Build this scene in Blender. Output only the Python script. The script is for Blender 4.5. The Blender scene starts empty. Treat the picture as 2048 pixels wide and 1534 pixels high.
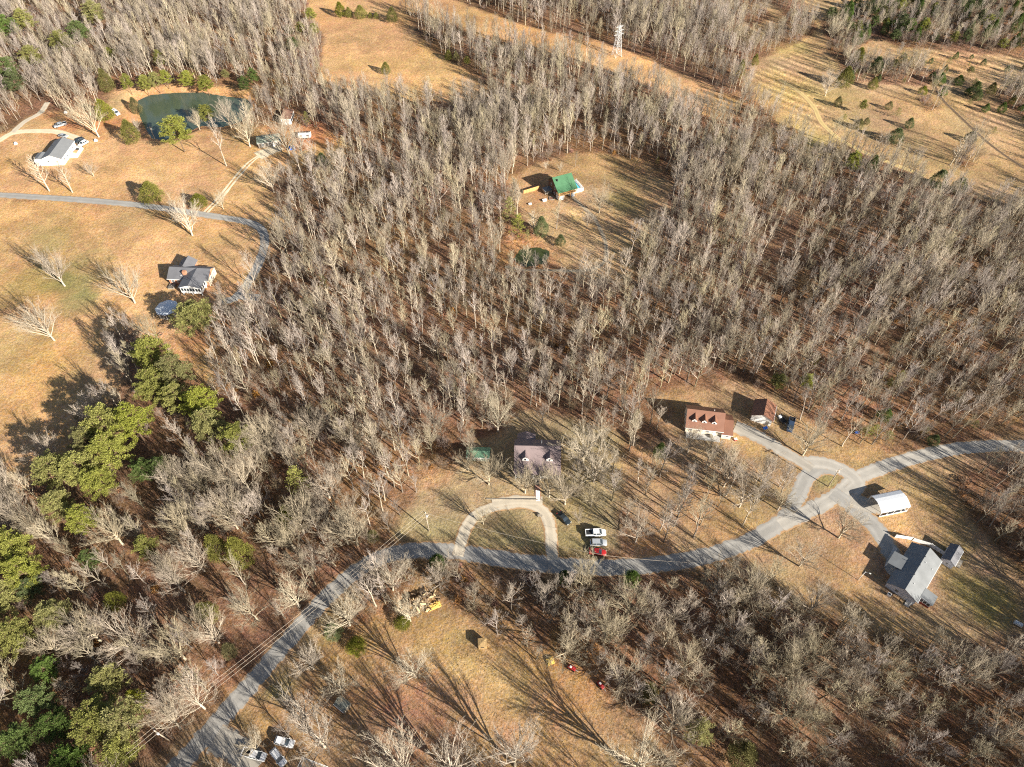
import bpy, math, random
import numpy as np
from mathutils import Vector, Matrix
R_ = math.radians
sc = bpy.context.scene
col = sc.collection

# ---------------------------------------------------------------- camera, world, sun, exposure
CAM_H, PITCH, FPX = 180.0, R_(50.6), 1400.0
cd = bpy.data.cameras.new("camera"); cam = bpy.data.objects.new("camera", cd); col.objects.link(cam)
cam.location = (0, 0, CAM_H); cam.rotation_euler = (R_(90) - PITCH, 0, 0)
cd.sensor_width = 36; cd.lens = FPX / 2048 * 36; cd.clip_start = 1; cd.clip_end = 9000
sc.camera = cam
SUN_AZ, SUN_EL = -40.0, 24.0
sdir = Vector((math.cos(R_(SUN_AZ)) * math.cos(R_(SUN_EL)), math.sin(R_(SUN_AZ)) * math.cos(R_(SUN_EL)), math.sin(R_(SUN_EL))))
w = bpy.data.worlds.new("World"); sc.world = w; w.use_nodes = True
sky = w.node_tree.nodes.new('ShaderNodeTexSky'); sky.sky_type = 'NISHITA'; sky.sun_disc = False
sky.sun_elevation = R_(SUN_EL); sky.sun_rotation = math.atan2(sdir.x, sdir.y)
bg = w.node_tree.nodes['Background']; bg.inputs['Strength'].default_value = 0.05
w.node_tree.links.new(sky.outputs[0], bg.inputs[0])
ld = bpy.data.lights.new("sun", 'SUN'); ld.energy = 5.0; ld.angle = R_(0.5); ld.color = (1.0, 0.935, 0.825)
sun = bpy.data.objects.new("sun", ld); col.objects.link(sun)
sun.rotation_euler = sdir.to_track_quat('Z', 'Y').to_euler(); sun.location = (0, 0, 300)
sc.view_settings.view_transform = 'Standard'; sc.view_settings.look = 'None'
sc.view_settings.exposure = 1.42; sc.view_settings.gamma = 1; sc.view_settings.use_curve_mapping = False
sc.cycles.max_bounces = 4; sc.cycles.diffuse_bounces = 2; sc.cycles.glossy_bounces = 2
sc.cycles.transparent_max_bounces = 4
sc.cycles.use_denoising = False; sc.cycles.filter_width = 1.15; sc.cycles.sample_clamp_indirect = 4

# ---------------------------------------------------------------- terrain and picture-to-ground helper
rng = np.random.default_rng(7); random.seed(7)
ct, st = math.cos(PITCH), math.sin(PITCH)
def ray(u, v):
    a, b = (u - 1024) / FPX, (v - 767) / FPX
    return a, ct - b * st, -st - b * ct
def flat(u, v, z=0.0):
    a, b, c = ray(u, v); t = (z - CAM_H) / c
    return a * t, b * t
def poly(pts): return np.array([flat(*p) for p in pts])
def sdist(P, X, Y):
    """signed distance to polygon P, positive inside"""
    d2 = np.full(X.shape, 1e18); ins = np.zeros(X.shape, bool); n = len(P)
    for i in range(n):
        x0, y0 = P[i]; x1, y1 = P[(i + 1) % n]; dx, dy = x1 - x0, y1 - y0
        t = np.clip(((X - x0) * dx + (Y - y0) * dy) / (dx * dx + dy * dy + 1e-9), 0, 1)
        d2 = np.minimum(d2, (X - x0 - t * dx) ** 2 + (Y - y0 - t * dy) ** 2)
        if abs(dy) > 1e-9:
            ins ^= ((y0 > Y) != (y1 > Y)) & (X < dx * (Y - y0) / dy + x0)
    return np.where(ins, 1, -1) * np.sqrt(d2)
def ldist(P, X, Y):
    d2 = np.full(X.shape, 1e18)
    for (x0, y0), (x1, y1) in zip(P[:-1], P[1:]):
        dx, dy = x1 - x0, y1 - y0
        t = np.clip(((X - x0) * dx + (Y - y0) * dy) / (dx * dx + dy * dy + 1e-9), 0, 1)
        d2 = np.minimum(d2, (X - x0 - t * dx) ** 2 + (Y - y0 - t * dy) ** 2)
    return np.sqrt(d2)
_NG = rng.random((257, 257))
def vnoise(X, Y, s, o=0):
    X = X / s + 31.7 * o + 1000; Y = Y / s + 17.3 * o + 1000
    xi = np.floor(X).astype(int); yi = np.floor(Y).astype(int); fx = X - xi; fy = Y - yi
    fx = fx * fx * (3 - 2 * fx); fy = fy * fy * (3 - 2 * fy); xi %= 256; yi %= 256
    g = _NG
    return (g[xi, yi] * (1 - fx) + g[xi + 1, yi] * fx) * (1 - fy) + (g[xi, yi + 1] * (1 - fx) + g[xi + 1, yi + 1] * fx) * fy - 0.5
PONDS = [dict(P=poly([(271, 208), (273, 192), (298, 182), (340, 178), (400, 177), (450, 185), (490, 190), (503, 203), (480, 235), (440, 246), (400, 243), (370, 256), (325, 272), (300, 268), (282, 238)]), z=-2.2),
         dict(P=poly([(1028, 512), (1040, 494), (1075, 489), (1100, 497), (1092, 520), (1050, 528)]), z=-1.6)]
def base_h(X, Y):
    return 0.9 * np.sin(X * .021 + 1.3) * np.sin(Y * .017 + .5) + 0.45 * np.sin(X * .05 + Y * .037)
def hgt(X, Y):
    X = np.asarray(X, float); Y = np.asarray(Y, float); h = base_h(X, Y)
    for p in PONDS:
        c = p['P'].mean(0)
        near = (np.abs(X - c[0]) < 70) & (np.abs(Y - c[1]) < 70)
        if not near.any(): continue
        s = sdist(p['P'], X, Y)
        a = np.clip((s + 8) / 8, 0, 1); a = a * a * (3 - 2 * a)
        hh = h * (1 - a) + (p['z'] + .02) * a
        hh = hh - np.clip(s / 4, 0, 1) * 1.4
        h = np.where(near & (s > -8), hh, h)
    return h
def gz(x, y): return float(hgt(np.array([x]), np.array([y]))[0])
def G(u, v, dz=0.0):
    x, y = flat(u, v)
    for _ in range(4):
        x, y = flat(u, v, float(base_h(np.array(x), np.array(y))) + dz)
    return x, y, gz(x, y)
def pix(x, y, z=0.0):
    q = y * ct - (z - CAM_H) * st
    return 1024 + FPX * x / q, 767 - FPX * (y * st + (z - CAM_H) * ct) / q

# ---------------------------------------------------------------- materials
MATS = {}
def mat(name, color, rough=.8, noise=0.0, scale=1.0, rand=0.0, metal=0.0, bump=0.0, wave=None, spec=0.3, trans=0.0):
    if name in MATS: return MATS[name]
    m = bpy.data.materials.new(name); m.use_nodes = True; nt = m.node_tree; b = nt.nodes['Principled BSDF']; L = nt.links.new
    b.inputs['Roughness'].default_value = rough; b.inputs['Metallic'].default_value = metal
    b.inputs['Specular IOR Level'].default_value = spec
    rgb = nt.nodes.new('ShaderNodeRGB'); rgb.outputs[0].default_value = (*color, 1); out = rgb.outputs[0]
    tc = nt.nodes.new('ShaderNodeTexCoord')
    if noise:
        n = nt.nodes.new('ShaderNodeTexNoise'); n.inputs['Scale'].default_value = scale; n.inputs['Detail'].default_value = 5
        L(tc.outputs['Object'], n.inputs['Vector'])
        mr = nt.nodes.new('ShaderNodeMapRange'); L(n.outputs[0], mr.inputs[0])
        mr.inputs[1].default_value = .3; mr.inputs[2].default_value = .7; mr.inputs[3].default_value = 1 - noise; mr.inputs[4].default_value = 1 + noise
        mx = nt.nodes.new('ShaderNodeVectorMath'); mx.operation = 'SCALE'; L(out, mx.inputs[0]); L(mr.outputs[0], mx.inputs['Scale']); out = mx.outputs[0]
        if bump:
            bp = nt.nodes.new('ShaderNodeBump'); bp.inputs['Strength'].default_value = bump; bp.inputs['Distance'].default_value = .1
            L(n.outputs[0], bp.inputs['Height']); L(bp.outputs[0], b.inputs['Normal'])
    if rand:
        oi = nt.nodes.new('ShaderNodeObjectInfo'); hsv = nt.nodes.new('ShaderNodeHueSaturation')
        mr = nt.nodes.new('ShaderNodeMapRange'); L(oi.outputs['Random'], mr.inputs[0]); mr.inputs[3].default_value = 1 - rand; mr.inputs[4].default_value = 1 + rand
        mul = nt.nodes.new('ShaderNodeMath'); mul.operation = 'MULTIPLY'; mul.inputs[1].default_value = 7.31; L(oi.outputs['Random'], mul.inputs[0])
        fr = nt.nodes.new('ShaderNodeMath'); fr.operation = 'FRACT'; L(mul.outputs[0], fr.inputs[0])
        mr2 = nt.nodes.new('ShaderNodeMapRange'); L(fr.outputs[0], mr2.inputs[0]); mr2.inputs[3].default_value = .5 - rand * .06; mr2.inputs[4].default_value = .5 + rand * .06
        mr3 = nt.nodes.new('ShaderNodeMapRange'); L(fr.outputs[0], mr3.inputs[0]); mr3.inputs[3].default_value = 1 - rand * .8; mr3.inputs[4].default_value = 1 + rand * .6
        L(mr.outputs[0], hsv.inputs['Value']); L(mr2.outputs[0], hsv.inputs['Hue']); L(mr3.outputs[0], hsv.inputs['Saturation']); L(out, hsv.inputs['Color']); out = hsv.outputs[0]
    if wave:
        axis, sc_, amt = wave
        wv = nt.nodes.new('ShaderNodeTexWave'); wv.bands_direction = axis; wv.inputs['Scale'].default_value = sc_
        L(tc.outputs['Object'], wv.inputs['Vector'])
        bp = nt.nodes.new('ShaderNodeBump'); bp.inputs['Strength'].default_value = amt; bp.inputs['Distance'].default_value = .05
        L(wv.outputs[0], bp.inputs['Height']); L(bp.outputs[0], b.inputs['Normal'])
    L(out, b.inputs['Base Color'])
    if trans:
        tr = nt.nodes.new('ShaderNodeBsdfTranslucent'); L(out, tr.inputs['Color']); ms = nt.nodes.new('ShaderNodeMixShader'); ms.inputs[0].default_value = trans
        L(b.outputs[0], ms.inputs[1]); L(tr.outputs[0], ms.inputs[2]); L(ms.outputs[0], nt.nodes['Material Output'].inputs['Surface'])
    MATS[name] = m; return m
BARK = mat('bark', (.23, .19, .135), .9, .18, .8, rand=.38)
BARKP = mat('pale_bark', (.42, .355, .265), .9, .15, .8, rand=.18)
TWIG = mat('twig', (.33, .275, .21), .9, rand=.38)
FIELDT = mat('white_bark', (.43, .365, .275), .9, rand=.15)
TWIGP = mat('pale_twig', (.35, .29, .21), .9, rand=.18)
PTRUNK = mat('pine_bark', (.13, .085, .055), .9, .3, 2)
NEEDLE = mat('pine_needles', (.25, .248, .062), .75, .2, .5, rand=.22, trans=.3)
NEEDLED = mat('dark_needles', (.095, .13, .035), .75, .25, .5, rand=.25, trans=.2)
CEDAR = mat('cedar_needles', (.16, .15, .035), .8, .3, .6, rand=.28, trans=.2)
BRUSH = mat('brush', (.25, .19, .14), .9, rand=.35)
RUSTLEAF = mat('rust_leaves', (.26, .125, .06), .9, rand=.3)
WHITE = mat('white_paint', (.78, .77, .74), .6, .06, 1.5)
SIDING = mat('pale_siding', (.62, .64, .68), .6, .04, 1.0, wave=('Z', 2.2, .25))
CREAM = mat('cream_wall', (.66, .58, .45), .8, .08, 1.2)
BRICK = mat('brick', (.40, .20, .12), .85, .25, 3)
LOGW = mat('dark_siding', (.13, .075, .055), .8, .25, 1.5, wave=('Z', 1.5, .4))
GLASS = mat('window_glass', (.03, .04, .05), .08, spec=.6)
RBROWN = mat('brown_metal_roof', (.20, .095, .060), .45, .08, .6, wave=('X', 1.1, .35))
RMAUVE = mat('mauve_metal_roof', (.185, .140, .138), .45, .10, .5, wave=('X', 1.1, .35))
RGREEN = mat('green_metal_roof', (.060, .150, .075), .5, .12, .6, wave=('X', 1.1, .3))
RGREY = mat('grey_roof', (.17, .175, .18), .6, .06, .5, wave=('X', .9, .2))
RDARK = mat('dark_grey_roof', (.125, .125, .135), .6, .10, .5, wave=('X', .9, .2))
RSHING = mat('pale_grey_roof', (.175, .182, .185), .75, .14, .35)
RRUST = mat('rusty_roof', (.20, .11, .075), .7, .35, .8)
METALW = mat('white_metal', (.72, .73, .74), .35, .03, 1, wave=('X', 1.5, .2))
CONC = mat('concrete', (.42, .40, .37), .85, .12, 1.5)
WOOD = mat('lumber', (.45, .29, .14), .8, .2, 2)
GWOOD = mat('grey_wood', (.25, .22, .18), .85, .25, 2)
POLEM = mat('pole_wood', (.34, .28, .21), .85, .2, 2)
GALV = mat('galvanised_steel', (.55, .56, .56), .5, metal=.3)
BLACK = mat('black_rubber', (.02, .02, .022), .8)
RIM = mat('wheel_rim', (.45, .45, .46), .35, metal=.8)
CWHITE = mat('white_car_paint', (.70, .70, .70), .25, spec=.6)
CSILVER = mat('silver_car_paint', (.42, .44, .46), .25, spec=.6, metal=.3)
CBLACK = mat('black_car_paint', (.018, .025, .03), .22, spec=.6)
CBLUE = mat('dark_blue_car_paint', (.03, .05, .09), .22, spec=.6)
CRED = mat('red_car_paint', (.30, .015, .015), .3, spec=.6)
LAMP = mat('lamp_glass', (.7, .68, .6), .2)
TAILR = mat('tail_lamp', (.3, .02, .02), .3)
BLUE = mat('blue_tarp', (.02, .10, .42), .6, .2, 2)
YELLOW = mat('yellow_tarp', (.40, .27, .06), .6, .3, 2)
POOLW = mat('pool_water', (.12, .50, .62), .1)
ORANGEW = mat('orange_wood', (.50, .27, .10), .8, .3, 2)
STRAW = mat('straw_cover', (.33, .22, .10), .9, .35, 3, bump=.6)

# ---------------------------------------------------------------- mesh helpers
def mk(name, V, F, m, parent=None, smooth=False, link=True):
    me = bpy.data.meshes.new(name); V = np.asarray(V, np.float32).reshape(-1, 3)
    if isinstance(F, np.ndarray):
        n, k = F.shape; me.vertices.add(len(V)); me.vertices.foreach_set('co', V.ravel())
        me.loops.add(n * k); me.loops.foreach_set('vertex_index', F.ravel().astype(np.int32))
        me.polygons.add(n); me.polygons.foreach_set('loop_start', np.arange(0, n * k, k, dtype=np.int32))
        me.polygons.foreach_set('loop_total', np.full(n, k, np.int32)); me.update(calc_edges=True)
    else:
        me.from_pydata([tuple(map(float, v)) for v in V], [], F); me.update()
    if smooth: me.polygons.foreach_set('use_smooth', [True] * len(me.polygons))
    if m: me.materials.append(m)
    o = bpy.data.objects.new(name, me)
    if link: col.objects.link(o)
    if parent: o.parent = parent
    return o
def tag(o, label=None, cat=None, group=None, kind=None):
    for k, v in (('label', label), ('category', cat), ('group', group), ('kind', kind)):
        if v: o[k] = v
    return o
def empty(name, loc, rz=0, **k):
    o = bpy.data.objects.new(name, None); col.objects.link(o); o.location = loc; o.rotation_euler = (0, 0, rz); o.empty_display_size = .5
    return tag(o, **k)
def copy_tree(o, parent=None):
    c = o.copy(); col.objects.link(c)
    if parent: c.parent = parent
    for ch in [x for x in o.children]: copy_tree(ch, c)
    return c
class MB:
    def __init__(s): s.V = []; s.F = []
    def box(s, x0, x1, y0, y1, z0, z1):
        n = len(s.V)
        s.V += [(x0, y0, z0), (x1, y0, z0), (x1, y1, z0), (x0, y1, z0), (x0, y0, z1), (x1, y0, z1), (x1, y1, z1), (x0, y1, z1)]
        s.F += [tuple(n + i for i in f) for f in ((0, 3, 2, 1), (4, 5, 6, 7), (0, 1, 5, 4), (1, 2, 6, 5), (2, 3, 7, 6), (3, 0, 4, 7))]
        return s
    def extx(s, prof, x0, x1):
        n = len(s.V); k = len(prof)
        s.V += [(x0, y, z) for y, z in prof] + [(x1, y, z) for y, z in prof]
        s.F += [tuple(n + i for i in range(k)), tuple(n + k + i for i in reversed(range(k)))]
        s.F += [(n + i, n + k + i, n + k + (i + 1) % k, n + (i + 1) % k) for i in range(k)]
        return s
    def exty(s, prof, y0, y1):
        n = len(s.V); k = len(prof)
        s.V += [(x, y0, z) for x, z in prof] + [(x, y1, z) for x, z in prof]
        s.F += [tuple(n + i for i in range(k)), tuple(n + k + i for i in reversed(range(k)))]
        s.F += [(n + i, n + k + i, n + k + (i + 1) % k, n + (i + 1) % k) for i in range(k)]
        return s
    def extz(s, prof, z0, z1):
        n = len(s.V); k = len(prof)
        s.V += [(x, y, z0) for x, y in prof] + [(x, y, z1) for x, y in prof]
        s.F += [tuple(n + i for i in range(k)), tuple(n + k + i for i in reversed(range(k)))]
        s.F += [(n + i, n + k + i, n + k + (i + 1) % k, n + (i + 1) % k) for i in range(k)]
        return s
    def tube(s, a, b, ra, rb=None, k=6):
        rb = ra if rb is None else rb
        a = Vector(a); b = Vector(b); d = (b - a).normalized(); u = d.orthogonal().normalized(); v = d.cross(u); n = len(s.V)
        for c, r in ((a, ra), (b, rb)):
            for i in range(k):
                t = 2 * math.pi * i / k; s.V.append(tuple(c + u * r * math.cos(t) + v * r * math.sin(t)))
        s.F += [(n + i, n + (i + 1) % k, n + k + (i + 1) % k, n + k + i) for i in range(k)]
        s.F += [tuple(n + i for i in reversed(range(k))), tuple(n + k + i for i in range(k))]
        return s
    def build(s, name, m, parent=None, bevel=0, smooth=False, loc=None, rz=0):
        o = mk(name, s.V, s.F, m, parent, smooth)
        if bevel:
            md = o.modifiers.new('b', 'BEVEL'); md.width = bevel; md.segments = 2; md.limit_method = 'ANGLE'
        if loc: o.location = loc
        if rz: o.rotation_euler = (0, 0, rz)
        return o

# ---------------------------------------------------------------- open ground (picture polygons), everything else is wood
GOLD, TAN, ORNG, BRN, GRN = (.47, .275, .122), (.38, .24, .12), (.36, .185, .08), (.27, .145, .075), (.20, .19, .07)
OPEN = [
 ([(-60, 300), (0, 262), (90, 222), (190, 226), (215, 205), (250, 175), (300, 168), (400, 162), (500, 178), (520, 215), (500, 250), (560, 262), (640, 258), (700, 285), (660, 330), (600, 335), (530, 372), (560, 430), (600, 470), (520, 455), (430, 432), (300, 412), (0, 395), (-60, 392)], GOLD, 4),
 ([(-80, 392), (0, 397), (300, 414), (430, 434), (540, 448), (540, 500), (500, 575), (450, 610), (445, 660), (420, 720), (460, 770), (440, 790), (385, 735), (330, 690), (250, 665), (215, 665), (240, 715), (225, 790), (160, 855), (110, 930), (40, 1000), (-80, 1040)], GOLD, 4),
 ([(625, -20), (760, -20), (790, 10), (830, 60), (870, 108), (975, 165), (1000, 192), (900, 205), (760, 196), (636, 165), (645, 60), (610, 20)], (.47, .27, .12), 3),
 ([(1490, 150), (1530, 112), (1600, 85), (1640, 55), (1610, 20), (1590, -30), (2120, -30), (2120, 430), (2050, 420), (1900, 385), (1760, 345), (1650, 325), (1585, 262), (1530, 215), (1500, 180)], TAN, 3),
 ([(1485, 20), (1540, -10), (1570, 30), (1560, 60), (1520, 90), (1480, 70)], (.36, .22, .11), 3),
 ([(1015, 352), (1050, 332), (1130, 308), (1200, 303), (1290, 318), (1345, 370), (1350, 415), (1320, 450), (1270, 480), (1255, 565), (1180, 560), (1110, 515), (1090, 475), (1060, 440), (1035, 395)], TAN, 3),
 ([(800, 1070), (840, 975), (900, 935), (935, 880), (1000, 860), (1050, 825), (1150, 835), (1235, 870), (1250, 1100), (1230, 1110), (1000, 1105)], (.31, .225, .115), 4),
 ([(1250, 930), (1300, 900), (1345, 890), (1320, 800), (1380, 780), (1470, 758), (1560, 790), (1650, 855), (1720, 895), (1850, 905), (1960, 880), (2048, 870), (2110, 885), (2110, 915), (1960, 925), (1900, 945), (1960, 1040), (2080, 1180), (2080, 1320), (1990, 1300), (1850, 1280), (1700, 1258), (1600, 1212), (1540, 1170), (1460, 1140), (1250, 1135)], (.33, .208, .112), 4),
 ([(690, 1290), (760, 1240), (800, 1210), (850, 1165), (900, 1195), (960, 1250), (1060, 1320), (1150, 1355), (1220, 1400), (1300, 1470), (1400, 1540), (1420, 1640), (560, 1640), (560, 1500), (500, 1460), (520, 1400), (600, 1330)], (.30, .180, .092), 4),
 ([(330, 1500), (420, 1420), (560, 1290), (640, 1215), (700, 1160), (740, 1180), (680, 1260), (560, 1370), (470, 1500), (430, 1600), (250, 1600)], (.30, .19, .10), 3),
 ([(1380, 1440), (1500, 1530), (1480, 1640), (1350, 1640)], (.30, .16, .08), 4),
]
OPENP = [(poly(p), np.array(c), w_) for p, c, w_ in OPEN]
CORR = np.array([flat(*p) for p in [(760, -16), (880, 16), (990, 60), (1100, 88), (1233, 118), (1340, 160), (1425, 208)]])   # power-line clearing
BLOBS = [  # patches with a colour of their own: (u, v, radius m, colour, strength)
 (160, 240, 14, (.42, .17, .07), .9), (240, 245, 12, (.45, .2, .09), .8), (620, 268, 13, (.40, .16, .07), .9), (560, 262, 9, (.40, .18, .08), .8),
 (250, 205, 9, (.48, .31, .15), .9), (60, 560, 12, (.30, .24, .09), .6), (160, 560, 9, GRN, .75), (150, 610, 8, GRN, .6), (100, 470, 12, GRN, .4), (165, 520, 8, GRN, .5), (30, 690, 14, (.34, .24, .09), .5),
 (380, 690, 11, (.38, .19, .08), .8), (330, 300, 16, (.44, .24, .11), .5), (480, 285, 9, (.45, .27, .11), .8), (240, 320, 8, (.30, .22, .09), .4),
 (1500, 890, 5, (.50, .30, .12), .9), (1420, 890, 6, (.46, .30, .14), .7), (1790, 1048, 6, (.52, .31, .13), .9), (1500, 1060, 7, (.46, .27, .12), .7), (1350, 960, 10, ORNG, .5), (1430, 1030, 10, ORNG, .5), (1300, 1080, 8, ORNG, .8),
 (1900, 1110, 8, (.25, .19, .07), .6), (1950, 1200, 8, (.33, .25, .06), .7), (1850, 1000, 8, (.28, .18, .09), .6), (1560, 1170, 6, (.36, .26, .12), .5),
 (1155, 425, 5, (.52, .34, .15), .9), (1250, 400, 8, (.26, .22, .08), .5), (1270, 340, 8, (.36, .18, .09), .6), (1060, 400, 8, (.40, .21, .10), .7), (1045, 480, 8, (.34, .15, .07), .9),
 (920, 1310, 8, (.42, .28, .12), .6), (1010, 1390, 10, (.42, .29, .12), .6), (800, 1440, 10, (.30, .15, .075), .7), (1130, 1350, 9, (.40, .22, .09), .6), (560, 1380, 4, (.34, .28, .13), .8), (700, 1400, 6, (.34, .19, .09), .6), (1000, 1250, 9, (.36, .21, .10), .5),
 (860, 970, 7, (.36, .20, .10), .8), (1000, 1045, 6, (.22, .17, .08), .5), (1150, 1030, 6, (.34, .23, .10), .6), (960, 1080, 8, (.20, .17, .08), .5),
 (1620, 1000, 3, (.45, .28, .14), .6), (1650, 960, 3.5, (.27, .23, .10), .9), (1560, 180, 12, (.47, .33, .13), .8), (1600, 250, 12, (.45, .31, .13), .7), (1650, 190, 18, (.36, .25, .10), .6),
 (1600, 100, 10, (.32, .26, .10), .6), (1900, 280, 18, (.40, .26, .14), .5), (1700, 830, 12, (.30, .14, .07), .6), (1750, 880, 8, (.38, .21, .11), .7), (1550, 150, 9, (.50, .36, .14), .6), (1790, 240, 18, (.33, .20, .11), .7), (1960, 230, 16, (.36, .22, .12), .7), (1990, 320, 18, (.38, .22, .12), .7), (1850, 300, 16, (.34, .23, .11), .6), (1760, 140, 14, (.36, .20, .11), .7), (1900, 120, 14, (.40, .23, .12), .7), (1700, 250, 10, (.34, .26, .11), .6), (1640, 300, 10, (.44, .32, .13), .6),
]
LITTER = np.array([.215, .115, .062])
THICKET = [poly(p) for p in ([(1640, 40), (1700, 18), (1800, 14), (1900, 2), (2060, -10), (2060, 120), (1900, 105), (1800, 92), (1750, 72), (1700, 100), (1660, 85)],
    [(1835, 196), (1860, 190), (1880, 215), (1850, 226)], [(1900, 318), (1940, 300), (1960, 330), (1920, 345)], [(1640, 296), (1690, 285), (1760, 318), (1820, 350), (1760, 365), (1650, 330)],
    [(1655, 95), (1690, 75), (1725, 105), (1740, 160), (1712, 168), (1680, 140)], [(1735, 122), (1850, 132), (1880, 150), (1850, 170), (1745, 168)], [(1985, 175), (2060, 190), (2060, 240), (2010, 215)],
    [(1500, 100), (1530, 70), (1560, 50), (1590, 20), (1610, 60), (1590, 85), (1540, 100), (1505, 125)], [(1480, 20), (1530, 10), (1545, 30), (1500, 60)])]
def openness(X, Y, jitter=True):
    m = np.zeros(X.shape); C = np.empty(X.shape + (3,)); C[:] = LITTER
    j = (vnoise(X, Y, 9, 1) * 5 + vnoise(X, Y, 3, 2) * 2) if jitter else 0
    for P, c, w_ in OPENP:
        x0, y0 = P.min(0) - 12; x1, y1 = P.max(0) + 12
        b = (X > x0) & (X < x1) & (Y > y0) & (Y < y1)
        if not b.any(): continue
        s = sdist(P, X[b], Y[b]) + (j[b] if jitter else 0); a = np.clip(.5 + s / w_, 0, 1)
        C[b] = C[b] * (1 - a[:, None]) + c * a[:, None]; m[b] = np.maximum(m[b], a)
    for P in THICKET:
        a = np.clip(.5 + (sdist(P, X, Y) + (j if jitter else 0) * .5) / 3, 0, 1); m = m * (1 - a); C = C * (1 - a[..., None]) + LITTER * a[..., None]
    s = 12.5 - ldist(CORR, X, Y) + j; a = np.clip(.5 + s / 3, 0, 1)
    C = C * (1 - a[..., None]) + np.array([.46, .26, .115]) * a[..., None]; m = np.maximum(m, a)
    return m, C

# ---------------------------------------------------------------- ground sheet
def axis(a, b, step, far):
    mid = np.arange(a, b + step, step); k = []; v = step; p = 0
    while p < far: v *= 1.35; p += v; k.append(p)
    k = np.array(k); return np.concatenate([mid[0] - k[::-1], mid, mid[-1] + k])
gx = axis(-345, 345, 1.15, 4000); gy = axis(8, 500, 1.15, 4000)
GX, GY = np.meshgrid(gx, gy); nx, ny = len(gx), len(gy)
GH = hgt(GX, GY)
OM, GC = openness(GX, GY)
for (u, v, r, c, s) in BLOBS:
    x, y, _ = G(u, v); b = (np.abs(GX - x) < r * 2.4) & (np.abs(GY - y) < r * 2.4)
    d = np.hypot(GX[b] - x, GY[b] - y) / r + vnoise(GX[b], GY[b], 7, 3) * 1.1 + vnoise(GX[b], GY[b], 2.5, 4) * .4
    a = (np.clip(1.35 - d, 0, 1) * s)[:, None]; GC[b] = GC[b] * (1 - a) + np.array(c) * a
for p in PONDS:                                                      # red clay bank
    c = p['P'].mean(0); b = (np.abs(GX - c[0]) < 60) & (np.abs(GY - c[1]) < 50)
    s = sdist(p['P'], GX[b], GY[b]) + vnoise(GX[b], GY[b], 6, 5) * 3
    a = (np.clip((s + 7) / 3, 0, 1) * (.9 if p is PONDS[0] else .5))[:, None]; GC[b] = GC[b] * (1 - a) + np.array([.44, .22, .10]) * a
v1 = vnoise(GX, GY, 26, 6)[..., None]; v2 = vnoise(GX, GY, 8, 7)[..., None]
GC[..., 2] *= .97
GC *= .93 * (1 + v1 * .30 + v2 * .26 + vnoise(GX, GY, 3.5, 40)[..., None] * .18); GC[..., 0] *= (1 + vnoise(GX, GY, 15, 8) * .12); GC[..., 2] *= (1 + vnoise(GX, GY, 19, 9) * .3)
GC[..., 1] *= 1 + vnoise(GX, GY, 22, 10) * .07 * OM
FUR = np.zeros(GX.shape)
for P in [poly([(1490, 150), (1600, 90), (1650, 110), (1650, 200), (1680, 290), (1560, 215)]), poly([(1890, 150), (2060, 160), (2060, 270), (1960, 255), (1900, 210)]), poly([(1600, -10), (1800, -10), (1800, 12), (1610, 22)]), poly([(1760, 90), (2060, 110), (2060, 150), (1850, 150)])]:
    FUR = np.maximum(FUR, np.clip(.5 + sdist(P, GX, GY) / 6, 0, 1))
I = np.arange(nx * ny).reshape(ny, nx)
F = np.stack([I[:-1, :-1], I[:-1, 1:], I[1:, 1:], I[1:, :-1]], -1).reshape(-1, 4)
gm = bpy.data.materials.new('ground'); gm.use_nodes = True
ground = mk('ground', np.stack([GX, GY, GH], -1).reshape(-1, 3), F, gm, smooth=True); tag(ground, kind='structure')
at = ground.data.attributes.new('tone', 'FLOAT_COLOR', 'POINT')
at.data.foreach_set('color', np.concatenate([GC.reshape(-1, 3), OM.reshape(-1, 1)], 1).astype(np.float32).ravel())
at = ground.data.attributes.new('furrow', 'FLOAT', 'POINT'); at.data.foreach_set('value', FUR.astype(np.float32).ravel())
nt = gm.node_tree; N = nt.nodes.new; L = nt.links.new; b = nt.nodes['Principled BSDF']; b.inputs['Roughness'].default_value = .95; b.inputs['Specular IOR Level'].default_value = .1
a = N('ShaderNodeAttribute'); a.attribute_name = 'tone'; fa = N('ShaderNodeAttribute'); fa.attribute_name = 'furrow'
geo = N('ShaderNodeNewGeometry')
def noise(s, det=4, ro=.6):
    n = N('ShaderNodeTexNoise'); n.inputs['Scale'].default_value = s; n.inputs['Detail'].default_value = det; n.inputs['Roughness'].default_value = ro
    L(geo.outputs['Position'], n.inputs['Vector']); return n
def mrange(i, a0, a1, b0, b1):
    m = N('ShaderNodeMapRange'); L(i, m.inputs[0])
    for k, q in zip((1, 2, 3, 4), (a0, a1, b0, b1)): m.inputs[k].default_value = q
    return m.outputs[0]
def math_(op, a_, b_):
    m = N('ShaderNodeMath'); m.operation = op
    for k, q in ((0, a_), (1, b_)):
        if isinstance(q, (int, float)): m.inputs[k].default_value = q
        else: L(q, m.inputs[k])
    return m.outputs[0]
n1 = noise(.9, 6, .75); n2 = noise(.12, 5); n3 = noise(.35, 3)
n4 = noise(2.2, 3, .6)
amp = mrange(a.outputs['Alpha'], 0, 1, .60, .34)                     # leaf litter is far blotchier than mown grass
f1 = math_('ADD', 1, math_('MULTIPLY', mrange(n1.outputs[0], .3, .7, -1, 1), amp))
f2 = math_('MULTIPLY', f1, mrange(n2.outputs[0], .3, .7, .82, 1.18))
wv = N('ShaderNodeTexWave'); wv.inputs['Scale'].default_value = .085; wv.inputs['Distortion'].default_value = 5.5; wv.inputs['Detail'].default_value = 1; wv.inputs['Detail Scale'].default_value = .12; wv.bands_direction = 'DIAGONAL'
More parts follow.
